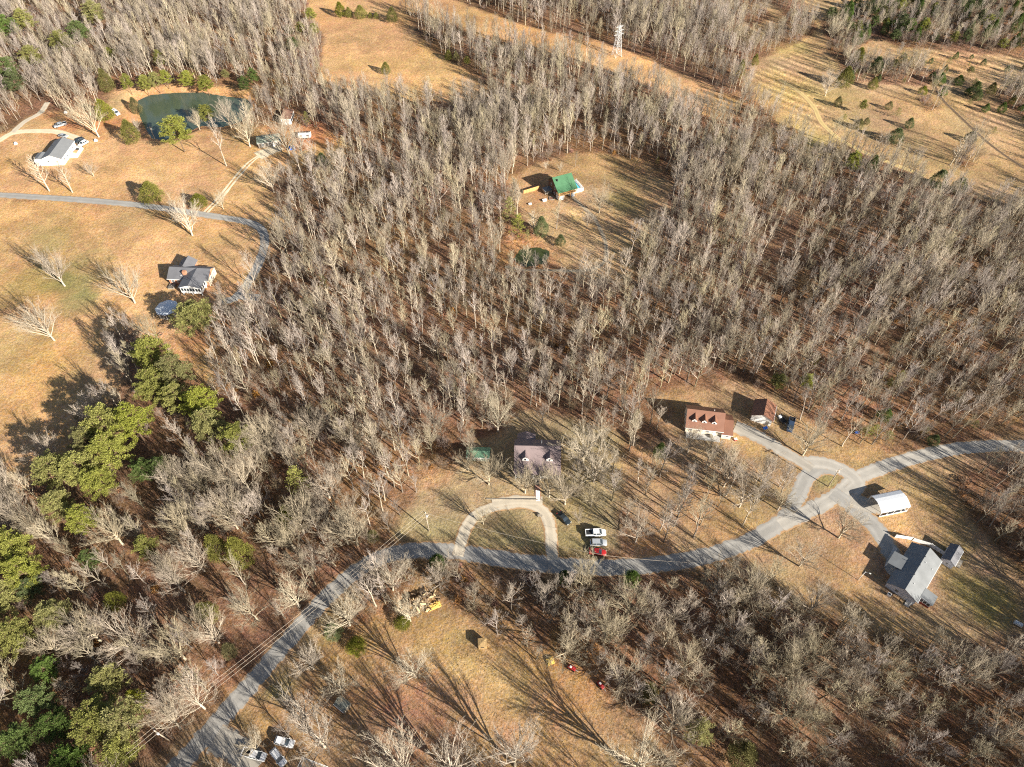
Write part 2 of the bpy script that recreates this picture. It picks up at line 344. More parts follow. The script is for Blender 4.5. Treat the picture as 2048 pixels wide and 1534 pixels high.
L(geo.outputs['Position'], wv.inputs['Vector'])
fw = math_('MULTIPLY', math_('SUBTRACT', wv.outputs[0], .5), math_('MULTIPLY', fa.outputs['Fac'], mrange(n3.outputs[0], .35, .6, .2, 1)))
f3 = math_('MULTIPLY', f2, math_('ADD', 1, math_('MULTIPLY', fw, .8)))
sc1 = N('ShaderNodeVectorMath'); sc1.operation = 'SCALE'; L(a.outputs['Color'], sc1.inputs[0]); L(f3, sc1.inputs['Scale'])
hs = N('ShaderNodeHueSaturation'); L(sc1.outputs[0], hs.inputs['Color']); L(mrange(n3.outputs[0], .3, .7, .49, .512), hs.inputs['Hue']); L(mrange(n4.outputs[0], .3, .7, .75, 1.15), hs.inputs['Saturation'])
L(hs.outputs[0], b.inputs['Base Color'])
hgt_ = math_('ADD', math_('MULTIPLY', n1.outputs[0], mrange(a.outputs['Alpha'], 0, 1, .9, .38)), math_('ADD', math_('MULTIPLY', fw, .5), math_('MULTIPLY', n4.outputs[0], .12)))
bp = N('ShaderNodeBump'); bp.inputs['Strength'].default_value = 1; bp.inputs['Distance'].default_value = .9; L(hgt_, bp.inputs['Height']); L(bp.outputs[0], b.inputs['Normal'])

# ---------------------------------------------------------------- water
for p, nm, c in ((PONDS[0], 'pond', (.055, .075, .050)), (PONDS[1], 'small_pond', (.04, .05, .02))):
    wm = mat(nm + '_water', c, .12, spec=.5)
    P = p['P']; cc = P.mean(0); Q = [cc + (q - cc) * 1.0 + (q - cc) / np.linalg.norm(q - cc) * 3.5 for q in P]
    o = mk(nm, [(q[0], q[1], p['z']) for q in Q], [tuple(range(len(Q)))[::-1]], wm); tag(o, kind='structure')
    if o.data.polygons[0].normal.z < 0: o.data.flip_normals()

# ---------------------------------------------------------------- roads
def smooth_line(P, step=1.5):
    P = np.array(P, float); out = []
    Q = np.vstack([2 * P[0] - P[1], P, 2 * P[-1] - P[-2]])
    for i in range(1, len(Q) - 2):
        p0, p1, p2, p3 = Q[i - 1:i + 3]; n = max(2, int(np.linalg.norm(p2 - p1) / step))
        for t in np.arange(n) / n:
            out.append(.5 * ((2 * p1) + (-p0 + p2) * t + (2 * p0 - 5 * p1 + 4 * p2 - p3) * t * t + (-p0 + 3 * p1 - 3 * p2 + p3) * t ** 3))
    out.append(P[-1]); return np.array(out)
ROADS = []
def road(name, px, width, m, dz=.05, w1=None, cross=9):
    P = smooth_line([G(*p)[:2] for p in px]); ROADS.append((P, width))
    T = np.gradient(P, axis=0); T /= np.linalg.norm(T, axis=1)[:, None]; Nn = np.stack([-T[:, 1], T[:, 0]], 1)
    W = np.linspace(width, w1 or width, len(P)) / 2
    ss = np.linspace(-1, 1, cross); V = []
    e = vnoise(P[:, 0], P[:, 1], 3, 11) * .5
    for s in ss:
        q = P + Nn * (s * (W + (e if abs(s) == 1 else 0)))[:, None]; V.append(np.column_stack([q, hgt(q[:, 0], q[:, 1]) + dz - (.07 if abs(s) == 1 else 0)]))
    V = np.array(V); n = len(P); I = np.arange(cross * n).reshape(cross, n); AC = np.repeat(np.abs(ss), n)
    F = np.stack([I[1:, :-1], I[:-1, :-1], I[:-1, 1:], I[1:, 1:]], -1).reshape(-1, 4)
    o = mk(name, V.reshape(-1, 3), F, m, smooth=True); tag(o, kind='structure'); at_ = o.data.attributes.new('across', 'FLOAT', 'POINT'); at_.data.foreach_set('value', AC.astype(np.float32)); return o
def roadmat(name, c, dirt, edge, track):
    m = mat(name, c, .92, .10, .35, bump=.2); nt = m.node_tree; N = nt.nodes.new; L = nt.links.new; b = nt.nodes['Principled BSDF']; src = b.inputs['Base Color'].links[0].from_socket
    a = N('ShaderNodeAttribute'); a.attribute_name = 'across'; geo = N('ShaderNodeNewGeometry')
    n = N('ShaderNodeTexNoise'); n.inputs['Scale'].default_value = .8; n.inputs['Detail'].default_value = 5; L(geo.outputs['Position'], n.inputs['Vector'])
    def mth(op, x, y):
        q = N('ShaderNodeMath'); q.operation = op
        for k, z in ((0, x), (1, y)):
            if isinstance(z, (int, float)): q.inputs[k].default_value = z
            else: L(z, q.inputs[k])
        return q.outputs[0]
    def mr(x, a0, a1, b0, b1):
        q = N('ShaderNodeMapRange'); L(x, q.inputs[0])
        for k, z in zip((1, 2, 3, 4), (a0, a1, b0, b1)): q.inputs[k].default_value = z
        return q.outputs[0]
    t = mr(mth('ABSOLUTE', mth('SUBTRACT', a.outputs['Fac'], .48), 0), 0, .26, 1 + track, 1 - track)     # worn wheel paths
    sc_ = N('ShaderNodeVectorMath'); sc_.operation = 'SCALE'; L(src, sc_.inputs[0]); L(t, sc_.inputs['Scale'])
    e = mr(mth('ADD', a.outputs['Fac'], mth('MULTIPLY', mth('SUBTRACT', n.outputs[0], .5), .75)), edge - .05, edge + .08, 0, 1)
    mx = N('ShaderNodeMix'); mx.data_type = 'RGBA'; L(e, mx.inputs[0]); L(sc_.outputs[0], mx.inputs[6]); mx.inputs[7].default_value = (*dirt, 1); L(mx.outputs[2], b.inputs['Base Color']); return m
DIRT = (.33, .20, .10)
ASPH = roadmat('asphalt', (.29, .275, .25), DIRT, .82, .08)
ASPH2 = roadmat('pale_asphalt', (.35, .325, .285), DIRT, .82, .08)
GRAV = roadmat('gravel', (.46, .40, .31), DIRT, .80, .08)
GRAVL = roadmat('pale_gravel', (.60, .50, .35), (.45, .28, .13), .82, .05)
GRAVG = roadmat('grey_gravel', (.33, .30, .255), DIRT, .80, .08)
road('road', [(300, 1590), (355, 1534), (430, 1450), (500, 1370), (575, 1282), (640, 1208), (700, 1152), (760, 1116), (830, 1101), (930, 1106), (1050, 1124), (1200, 1135), (1350, 1124), (1460, 1098), (1530, 1065), (1570, 1035), (1597, 990), (1612, 955), (1640, 935), (1670, 938)], 5.6, ASPH, .060)
road('road_east', [(1560, 1050), (1620, 1020), (1675, 990), (1712, 958), (1780, 930), (1870, 905), (1960, 893), (2060, 893), (2200, 905)], 5.2, ASPH2, .064)
road('road_turnaround', [(1610, 925), (1650, 927), (1690, 942), (1716, 965), (1700, 985)], 5.6, ASPH2, .068)
road('road_northwest', [(-150, 380), (0, 390), (150, 399), (300, 413), (430, 433), (490, 443), (520, 456), (530, 480), (522, 515), (500, 560), (470, 596), (440, 604)], 4.2, ASPH, .060)
road('driveway_house_west', [(480, 592), (500, 594), (520, 596)], 4.5, ASPH, .066)
road('driveway_loop', [(915, 1112), (930, 1060), (952, 1030), (990, 1013), (1040, 1006), (1078, 1016), (1098, 1045), (1105, 1120)], 3.9, GRAV, .080)
road('driveway_parking', [(985, 1008), (1030, 1001), (1085, 1002)], 4.0, GRAV, .086)
road('driveway_brown_house', [(1624, 938), (1592, 918), (1566, 903), (1519, 874), (1470, 853)], 4.6, GRAVG, .072, 6.5)
road('driveway_east_house', [(1665, 985), (1700, 1010), (1730, 1035), (1752, 1055), (1768, 1080), (1790, 1120)], 6.5, ASPH, .072, 6)
road('driveway_carport', [(1700, 1000), (1745, 1012), (1790, 1006)], 6.5, GRAVG, .076)
road('driveway_green_house', [(1135, 385), (1160, 408), (1185, 432), (1200, 458), (1212, 490), (1208, 525), (1170, 541), (1100, 540), (1010, 533)], 2.5, roadmat('clay_drive', (.36, .29, .20), (.34, .22, .12), .55, .1), .06)
road('driveway_south', [(430, 1475), (475, 1500), (510, 1540)], 8, GRAVG, .07)
road('gravel_lane', [(-60, 315), (0, 280), (30, 265), (75, 262), (115, 264), (155, 277)], 4.0, GRAVL, .06)
road('gravel_path', [(25, 265), (50, 243), (80, 226), (95, 205)], 3.5, GRAV, .064)
road('farm_track', [(1560, 160), (1600, 185), (1628, 215), (1645, 248), (1690, 285), (1760, 318), (1850, 352)], 3.0, roadmat('mown_track', (.50, .37, .16), TAN, .7, .1), .05)
road('dry_ditch', [(1876, 138), (1868, 165), (1885, 198), (1922, 235), (1982, 290), (2050, 338)], 1.8, roadmat('ditch_earth', (.15, .10, .06), (.24, .16, .09), .6, .1), .05)
for k, d in enumerate((-4, 4)):
    road('dirt_track', [(408 + d, 428), (440 + d, 395), (470 + d, 358), (500 + d, 325), (535, 300)], 1.1, GRAVL, .06 + k * .006, cross=3)
road('farm_yard', [(515, 312), (560, 293)], 8, GRAVL, .07)

# ---------------------------------------------------------------- trees
def tubes_to(V, F, pts, rad, k):
    """append a tapering tube along pts (n,3)"""
    n = len(pts); d = np.gradient(pts, axis=0); d /= np.linalg.norm(d, axis=1)[:, None] + 1e-9
    ref = np.array([0, 0, 1.]) if abs(d[0][2]) < .9 else np.array([1., 0, 0])
    u = np.cross(d, ref); u /= np.linalg.norm(u, axis=1)[:, None] + 1e-9; v = np.cross(d, u)
    t = np.arange(k) * 2 * math.pi / k; b0 = sum(len(x) for x in V)
    ring = pts[:, None] + (u[:, None] * np.cos(t)[None, :, None] + v[:, None] * np.sin(t)[None, :, None]) * np.asarray(rad)[:, None, None]
    V.append(ring.reshape(-1, 3)); I = np.arange(n * k).reshape(n, k) + b0; J = np.roll(I, -1, 1)
    F.append(np.stack([I[:-1], J[:-1], J[1:], I[1:]], -1).reshape(-1, 4))
def bare_tree(seed, H, R, t0, n1, kind='tall', levels=3, n2=6, n3=5, thick=1.0, fork=False):
    r = np.random.default_rng(seed); TV, TF, CV, CF = [], [], [], []
    nseg = 9; z = np.linspace(-.3, H, nseg); wob = np.cumsum(r.normal(0, H * .006, (nseg, 2)), 0)
    tp = np.column_stack([wob - wob[0], z]); tr0 = H * .0135 * thick; tr = tr0 * (1 - np.linspace(0, 1, nseg) ** .9 * .88)
    if fork:
        m = 5; tubes_to(TV, TF, tp[:m], tr[:m] * 1.25, 7)
    else: tubes_to(TV, TF, tp, tr, 7)
    def br(p, d, Ln, rad, lv):
        n = {1: 6, 2: 4, 3: 3, 4: 2}[lv]; pts = [p]; dd = d.copy()
        for i in range(n - 1):
            dd = dd + r.normal(0, .085 if lv < 3 else .07, 3) + np.array([0, 0, .09 if kind != 'open' else .03]); dd /= np.linalg.norm(dd); pts.append(pts[-1] + dd * Ln / (n - 1))
        pts = np.array(pts); rd = rad * (1 - np.linspace(0, 1, n) * (.72 if lv < 3 else .6))
        tubes_to(CV, CF, pts, rd, {1: 5, 2: 4, 3: 3, 4: 3}[lv])
        if lv >= levels: return
        nc = {1: n2, 2: n3, 3: 3}[lv]
        for j in range(nc):
            t = (.25 if lv < 3 else .15) + (.75 if lv < 3 else .8) * (j + r.random() * .8) / nc; t = min(t, .97) * (n - 1); i = int(t); f = t - i; q = pts[i] * (1 - f) + pts[min(i + 1, n - 1)] * f
            ax = pts[min(i + 1, n - 1)] - pts[i]; ax /= np.linalg.norm(ax) + 1e-9
            s = r.normal(0, 1, 3); s -= ax * s.dot(ax); s /= np.linalg.norm(s); an = r.uniform(.28, .68)
            nd = ax * math.cos(an) + s * math.sin(an); nd[2] += .22; nd /= np.linalg.norm(nd)
            br(q, nd, Ln * r.uniform(.42, .66) * (1.05 - .35 * t / (n - 1)), max(rad * .46 * (1 - .45 * t / (n - 1)), .015), lv + 1)
    ph = r.uniform(0, 6.28)
    for i in range(n1):
        t = t0 + (1 - t0) * (i / n1) ** .85 if not fork else t0 + (.52 - t0) * (i / n1)
        zz = t * H; kk = np.interp(zz, z, np.arange(nseg)); i0 = int(kk); f = kk - i0; p = tp[i0] * (1 - f) + tp[min(i0 + 1, nseg - 1)] * f
        ph += 2.4 + r.normal(0, .35); s = (t - t0) / (1 - t0)
        if kind == 'tall': an = r.uniform(.5, .95) * (1 - s * .5); Ln = R * (1.15 - .55 * s) * r.uniform(.75, 1.2)
        elif kind == 'open': an = r.uniform(.35, 1.25) * (1 - .35 * s); Ln = R * r.uniform(.85, 1.3)
        else: an = r.uniform(.7, 1.1); Ln = R * (1.1 - .85 * s) * r.uniform(.8, 1.15)
        if fork: an = r.uniform(.15, .95); Ln = R * r.uniform(1.0, 1.5) * (1.15 - an * .3)
        d = np.array([math.cos(ph) * math.sin(an), math.sin(ph) * math.sin(an), math.cos(an)])
        br(p, d, Ln, tr0 * (.5 if not fork else .62) * (1 - .5 * s), 1)
    return (np.vstack(TV), np.vstack(TF)), (np.vstack(CV), np.vstack(CF))
PROT = {}
def protos(key, args, mats):
    L_ = []
    for a_ in args:
        (tv, tf), (cv, cf) = bare_tree(**a_); L_.append(((tv, tf), (cv, cf), a_['H'], mats))
    PROT[key] = L_
protos('tall', [dict(seed=10 + i, H=20, R=5.2 - .5 * (i % 4), t0=.34 + .05 * (i % 4), n1=13, n2=5, n3=4, levels=4, thick=1.05) for i in range(8)], (BARKP, TWIG))
protos('mid', [dict(seed=30 + i, H=14, R=4.9 - .3 * (i % 3), t0=.20 + .05 * (i % 4), n1=13, n2=6, n3=4, levels=4, kind='tall', thick=1.15) for i in range(7)], (BARK, TWIG))
protos('open', [dict(seed=50 + i, H=12, R=5.9, t0=.15, n1=15, n2=7, n3=5, levels=4, kind='open', fork=True, thick=1.5) for i in range(5)], (BARKP, TWIGP))
protos('field', [dict(seed=60 + i, H=12, R=6.2, t0=.12, n1=15, n2=7, n3=5, levels=4, kind='open', fork=True, thick=1.6) for i in range(4)], (FIELDT, FIELDT))
protos('slim', [dict(seed=70 + i, H=15, R=4.4, t0=.22, n1=24, n2=6, n3=4, levels=3, kind='slim', thick=1.6) for i in range(2)], (FIELDT, FIELDT))
protos('bush', [dict(seed=90 + i, H=3.2, R=2.3, t0=.02, n1=13, n2=5, n3=4, levels=3, kind='open', fork=True, thick=.9) for i in range(3)], (BRUSH, BRUSH))

def conifer(seed, H, R, kind):
    """trunk + needle clumps made of many small faces"""
    r = np.random.default_rng(seed); TV, TF, CV, CF = [], [], [], []
    z = np.linspace(-.3, H * .95, 7); tubes_to(TV, TF, np.column_stack([r.normal(0, .06, 7), r.normal(0, .06, 7), z]), H * .013 * (1 - np.linspace(0, 1, 7) * .85), 6)
    cl = []
    if kind == 'pine':
        nb = 46
        for i in range(nb):
            s = i / nb; t = .38 + .60 * s; a_ = i * 2.4 + r.normal(0, .3); rad = R * (1.0 - .2 * abs(s - .25)) * math.sqrt(max(.08, 1 - s ** 2.2)) * r.uniform(.7, 1.12)
            tip = np.array([math.cos(a_) * rad, math.sin(a_) * rad, t * H + rad * .22]); b0 = np.array([0, 0, t * H - rad * .15])
            tubes_to(TV, TF, np.array([b0, (b0 + tip) / 2 + r.normal(0, .1, 3), tip]), [.09, .06, .03], 4)
            for k in np.linspace(.42, 1.0, 5 if rad > R * .6 else 3): cl.append((b0 + (tip - b0) * k + r.normal(0, .3, 3), r.uniform(.6, 1.0) * R * .18, .42))
    elif kind == 'cedar':
        n = 330
        for i in range(n):
            s = r.random() ** .8; a_ = r.uniform(0, 6.28); rad = R * (math.sin(min(1, (s + .12) * 2.2) * 1.57)) * (1 - s ** 1.8) * r.uniform(.72, 1.08) + .15
            cl.append((np.array([math.cos(a_) * rad, math.sin(a_) * rad, .25 + s * (H - .3)]), R * r.uniform(.13, .22), 1.1))
    else:  # young loose pine
        nb = 34
        for i in range(nb):
            s = i / nb; t = .15 + .83 * s; a_ = i * 2.4; rad = R * (1 - s) ** .7 * r.uniform(.6, 1.1) + .2
            tip = np.array([math.cos(a_) * rad, math.sin(a_) * rad, t * H + rad * .3]); b0 = np.array([0, 0, t * H])
            tubes_to(TV, TF, np.array([b0, tip]), [.05, .02], 3)
            for k in (.55, .95): cl.append((b0 + (tip - b0) * k, R * .17, .6))
    nb = 62 if kind == 'pine' else 24; Vs = []
    for c, cr, fl in cl:
        d = r.normal(0, 1, (nb, 3)); d /= np.linalg.norm(d, axis=1)[:, None]; p = c + d * cr * r.uniform(.3, 1, (nb, 1)) * np.array([1, 1, fl])
        out = d + np.array([0, 0, .5]); out /= np.linalg.norm(out, axis=1)[:, None]
        sd = np.cross(out, r.normal(0, 1, (nb, 3))); sd /= np.linalg.norm(sd, axis=1)[:, None]; sz = cr * r.uniform(.22, .42, (nb, 1)); wd = sz * .36
        Vs.append(np.stack([p - sd * wd, p + sd * wd, p + out * sz + sd * wd * .5, p + out * sz - sd * wd * .5], 1).reshape(-1, 3))
    CV = np.vstack(Vs); CF = np.arange(len(CV)).reshape(-1, 4)
    return (np.vstack(TV), np.vstack(TF)), (CV, CF)
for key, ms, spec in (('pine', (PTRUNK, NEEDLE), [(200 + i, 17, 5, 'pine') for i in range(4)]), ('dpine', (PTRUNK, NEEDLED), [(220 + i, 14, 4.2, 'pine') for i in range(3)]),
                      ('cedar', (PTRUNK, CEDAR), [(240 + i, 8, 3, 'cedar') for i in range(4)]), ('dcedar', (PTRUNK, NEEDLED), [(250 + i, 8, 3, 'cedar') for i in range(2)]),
                      ('ypine', (PTRUNK, NEEDLE), [(260 + i, 8, 2.6, 'young') for i in range(3)])):
    L_ = []
    for sd_, H_, Rr, kd in spec:
        t_, c_ = conifer(sd_, H_, Rr, kd); L_.append((t_, c_, H_, ms, Rr))
    PROT[key] = L_
SRC = {}
def place_tree(name, key, i, x, y, H, R=None, label='', cat='tree', group=None, parts=True, lean=0.0):
    P = PROT[key]; i %= len(P); k = (key, i, parts, name)
    if k not in SRC:
        pr = P[i]; (tv, tf), (cv, cf) = pr[0], pr[1]
        root = bpy.data.objects.new(name, None); t = mk('trunk', tv, tf, pr[3][0], root, True, link=False); c = mk('crown', cv, cf, pr[3][1], root, False, link=False)
        SRC[k] = (root, t, c)
    root, t, c = SRC[k]; r = root.copy(); col.objects.link(r)
    a_, b_ = t.copy(), c.copy(); col.objects.link(a_); col.objects.link(b_); a_.parent = r; b_.parent = r
    s = H / P[i][2]; sr = s if R is None else R / P[i][4]
    r.location = (x, y, gz(x, y)); r.scale = (sr, sr, s); r.rotation_euler = (random.gauss(0, .035) + lean, random.gauss(0, .035), random.uniform(0, 6.28))
    tag(r, label, cat, group); return r

# --- named bare trees standing in the open: (u, v of the foot, height, kind, label)
FIELD = [
 (130, 572, 12, 'open', 'pale bare tree alone in the golden field, upper one of two near the left edge'),
 (270, 606, 12, 'open', 'wide bare tree on the lawn left of the white gazebo'),
 (109, 681, 13, 'open', 'white bare tree alone in the golden field, lower one near the left edge'),
 (99, 382, 15, 'slim', 'tall white bare tree below the grey roofed white building, left of a pair'),
 (145, 385, 13, 'slim', 'tall white bare tree below the grey roofed white building, right of a pair'),
 (188, 353, 5, 'open', 'small bare tree alone on the lawn right of the white building'),
 (198, 274, 14, 'open', 'large spreading bare tree above the cluttered deck of the white building'),
 (385, 471, 13, 'open', 'broad bare tree beside the country road, throwing a shadow across it'),
 (453, 332, 19, 'tall', 'very tall white trunked bare tree right of the big round pine'),
 (447, 418, 6, 'open', 'small bare tree between the paved road and the twin wheel tracks'),
 (500, 293, 12, 'open', 'bushy bare tree left of the gravel farm yard'),
 (500, 262, 13, 'slim', 'upright pale bare tree at the lower right shore of the big pond'),
 (548, 385, 11, 'open', 'broad bare tree right of the twin wheel tracks'),
 (579, 312, 14, 'open', 'bare tree in front of the farm yard next to the blue tarp'),
 (604, 308, 9, 'open', 'small bare tree right of the blue tarp'),
 (276, 268, 6, 'open', 'small bare tree at the lower left corner of the big pond'),
 (400, 260, 7, 'open', 'low bare tree right of the big pine at the pond shore'),
 (463, 256, 10, 'open', 'leaning bare tree on the lower shore of the pond'),
 (831, 1355, 11, 'open', 'big pale bare tree alone at the left of the bottom rusty field'),
 (688, 1385, 9, 'open', 'round bare tree above the small grey shed'),
 (821, 1242, 9, 'open', 'bare tree just left of the debris pile'),
 (700, 1250, 11, 'open', 'crooked bare tree between the road and the bottom field'),
 (786, 1180, 10, 'open', 'bare tree below the road bend, above the debris pile'),
 (812, 1160, 8, 'mid', 'slender bare tree right below the road bend'),
 (1030, 1531, 13, 'open', 'bare tree at the bottom edge casting a long shadow up the field'),
 (809, 1546, 15, 'open', 'leftmost bare tree on the bottom edge of the rusty field'),
 (903, 1548, 15, 'open', 'bare tree on the bottom edge, second from the left below the field'),
 (1266, 1542, 16, 'open', 'bare tree on the bottom edge at the right of the rusty field'),
 (599, 1214, 10, 'open', 'bare tree on the left verge of the road above its shaded stretch'),
 (627, 1338, 8, 'open', 'bare tree on the right verge of the road, nearest to the bend'),
 (650, 1495, 12, 'open', 'broad yellowish bare tree right of the parked white vehicles'),
 (585, 1480, 10, 'mid', 'twiggy bare tree over the parked white van'),
 (514, 1500, 7, 'open', 'low bare tree in front of the white pickup at the bottom'),
 (616, 1437, 10, 'open', 'dense bare tree above the white van, below the dark tree shadow'),
 (1598, 1132, 9, 'open', 'round bare tree alone on the lawn left of the grey roofed house'),
 (1677, 1076, 10, 'open', 'large bare tree beside the driveway fork'),
 (1605, 911, 11, 'open', 'wide bare tree right of the gravel driveway of the brown house'),
 (1447, 973, 11, 'open', 'tangled bare tree below the sandy bank of the brown house'),
 (1375, 904, 9, 'open', 'thin bare tree at the left front corner of the brown house'),
 (1478, 1014, 10, 'open', 'bare tree between the sandy bank and the curve of the road'),
 (1519, 962, 9, 'open', 'bare tree halfway between the brown house and the turnaround'),
 (1330, 1045, 10, 'mid', 'bare tree on the orange slope right of the parked pickup'),
 (1290, 990, 11, 'mid', 'bare tree on the orange slope, highest of those right of the mauve house'),
 (1400, 1050, 10, 'mid', 'bare tree on the orange slope just above the road'),
 (1555, 1020, 8, 'open', 'bare tree on the inner side of the road curve'),
 (977, 969, 10, 'open', 'round bare tree on the lawn below the green shed'),
 (944, 926, 13, 'mid', 'bare tree at the left end of the green shed'),
 (1050, 986, 10, 'open', 'bare tree in front of the left dormer of the mauve roofed house'),
 (1098, 994, 11, 'open', 'bare tree in front of the right dormer of the mauve roofed house'),
 (1130, 1009, 10, 'open', 'bare tree right above the black sedan'),
 (1166, 928, 14, 'open', 'large bare tree right of the mauve roofed house'),
 (1084, 850, 9, 'mid', 'small bare tree behind the mauve roofed house'),
 (996, 862, 12, 'open', 'wide bare tree behind the green shed'),
 (1202, 898, 14, 'mid', 'tall bare tree at the upper right of the mauve house yard'),
 (1187, 964, 12, 'open', 'bare tree above the white pickup in the house yard'),
 (1224, 1002, 12, 'mid', 'bare tree at the right border of the house yard, above the vehicles'),
 (1149, 966, 11, 'mid', 'thin bare tree right of the front porch'),
 (967, 1049, 6, 'open', 'small bushy bare tree inside the loop driveway'),
 (1181, 1013, 8, 'open', 'crooked bare tree between black sedan and white pickup'),
 (1156, 1045, 4, 'open', 'tiny bare tree left of the white pickup'),
 (1027, 400, 9, 'slim', 'bare tree at the left edge of the green roofed house clearing'),
 (1113, 458, 12, 'mid', 'bare tree left of the gravel drive in the green roofed house clearing'),
 (1067, 468, 11, 'slim', 'thin bare tree by the dark cedar above the small pond'),
 (1174, 456, 6, 'open', 'small dark bare tree beside the gravel drive'),
 (1198, 426, 10, 'open', 'bare tree right of the bend in the gravel drive'),
 (1150, 334, 6, 'mid', 'brushy small bare tree behind the above ground pool'),
 (1092, 339, 3, 'open', 'little orchard tree behind the green roofed house, left one'),
 (1120, 343, 3, 'open', 'little orchard tree behind the green roofed house, right one'),
 (875, 78, 10, 'open', 'pale tangled bare tree at the right border of the top field'),
 (1650, 192, 9, 'open', 'rounded bare tree at the edge of the far right pasture'),
 (1660, 82, 9, 'open', 'dense grey bare tree at the dark shaded strip of the far pasture'),
 (1690, 130, 8, 'open', 'pale bare tree beside the large cedar of the far pasture'),
 (1900, 330, 13, 'slim', 'white multi-stemmed bare tree at the lower border of the far pasture'),
]
NB = 0
taken = []
for j, (u, v, H, kd, lab) in enumerate(FIELD):
    x, y, _ = G(u, v); kd = 'field' if kd == 'open' and (u < 620 or v > 1160 or v < 350 or H > 11.5) else kd; place_tree('bare_tree', kd, j, x, y, H * 1.12, label=lab, group='bare trees standing in the open'); taken.append((x, y, 2.6)); NB += 1

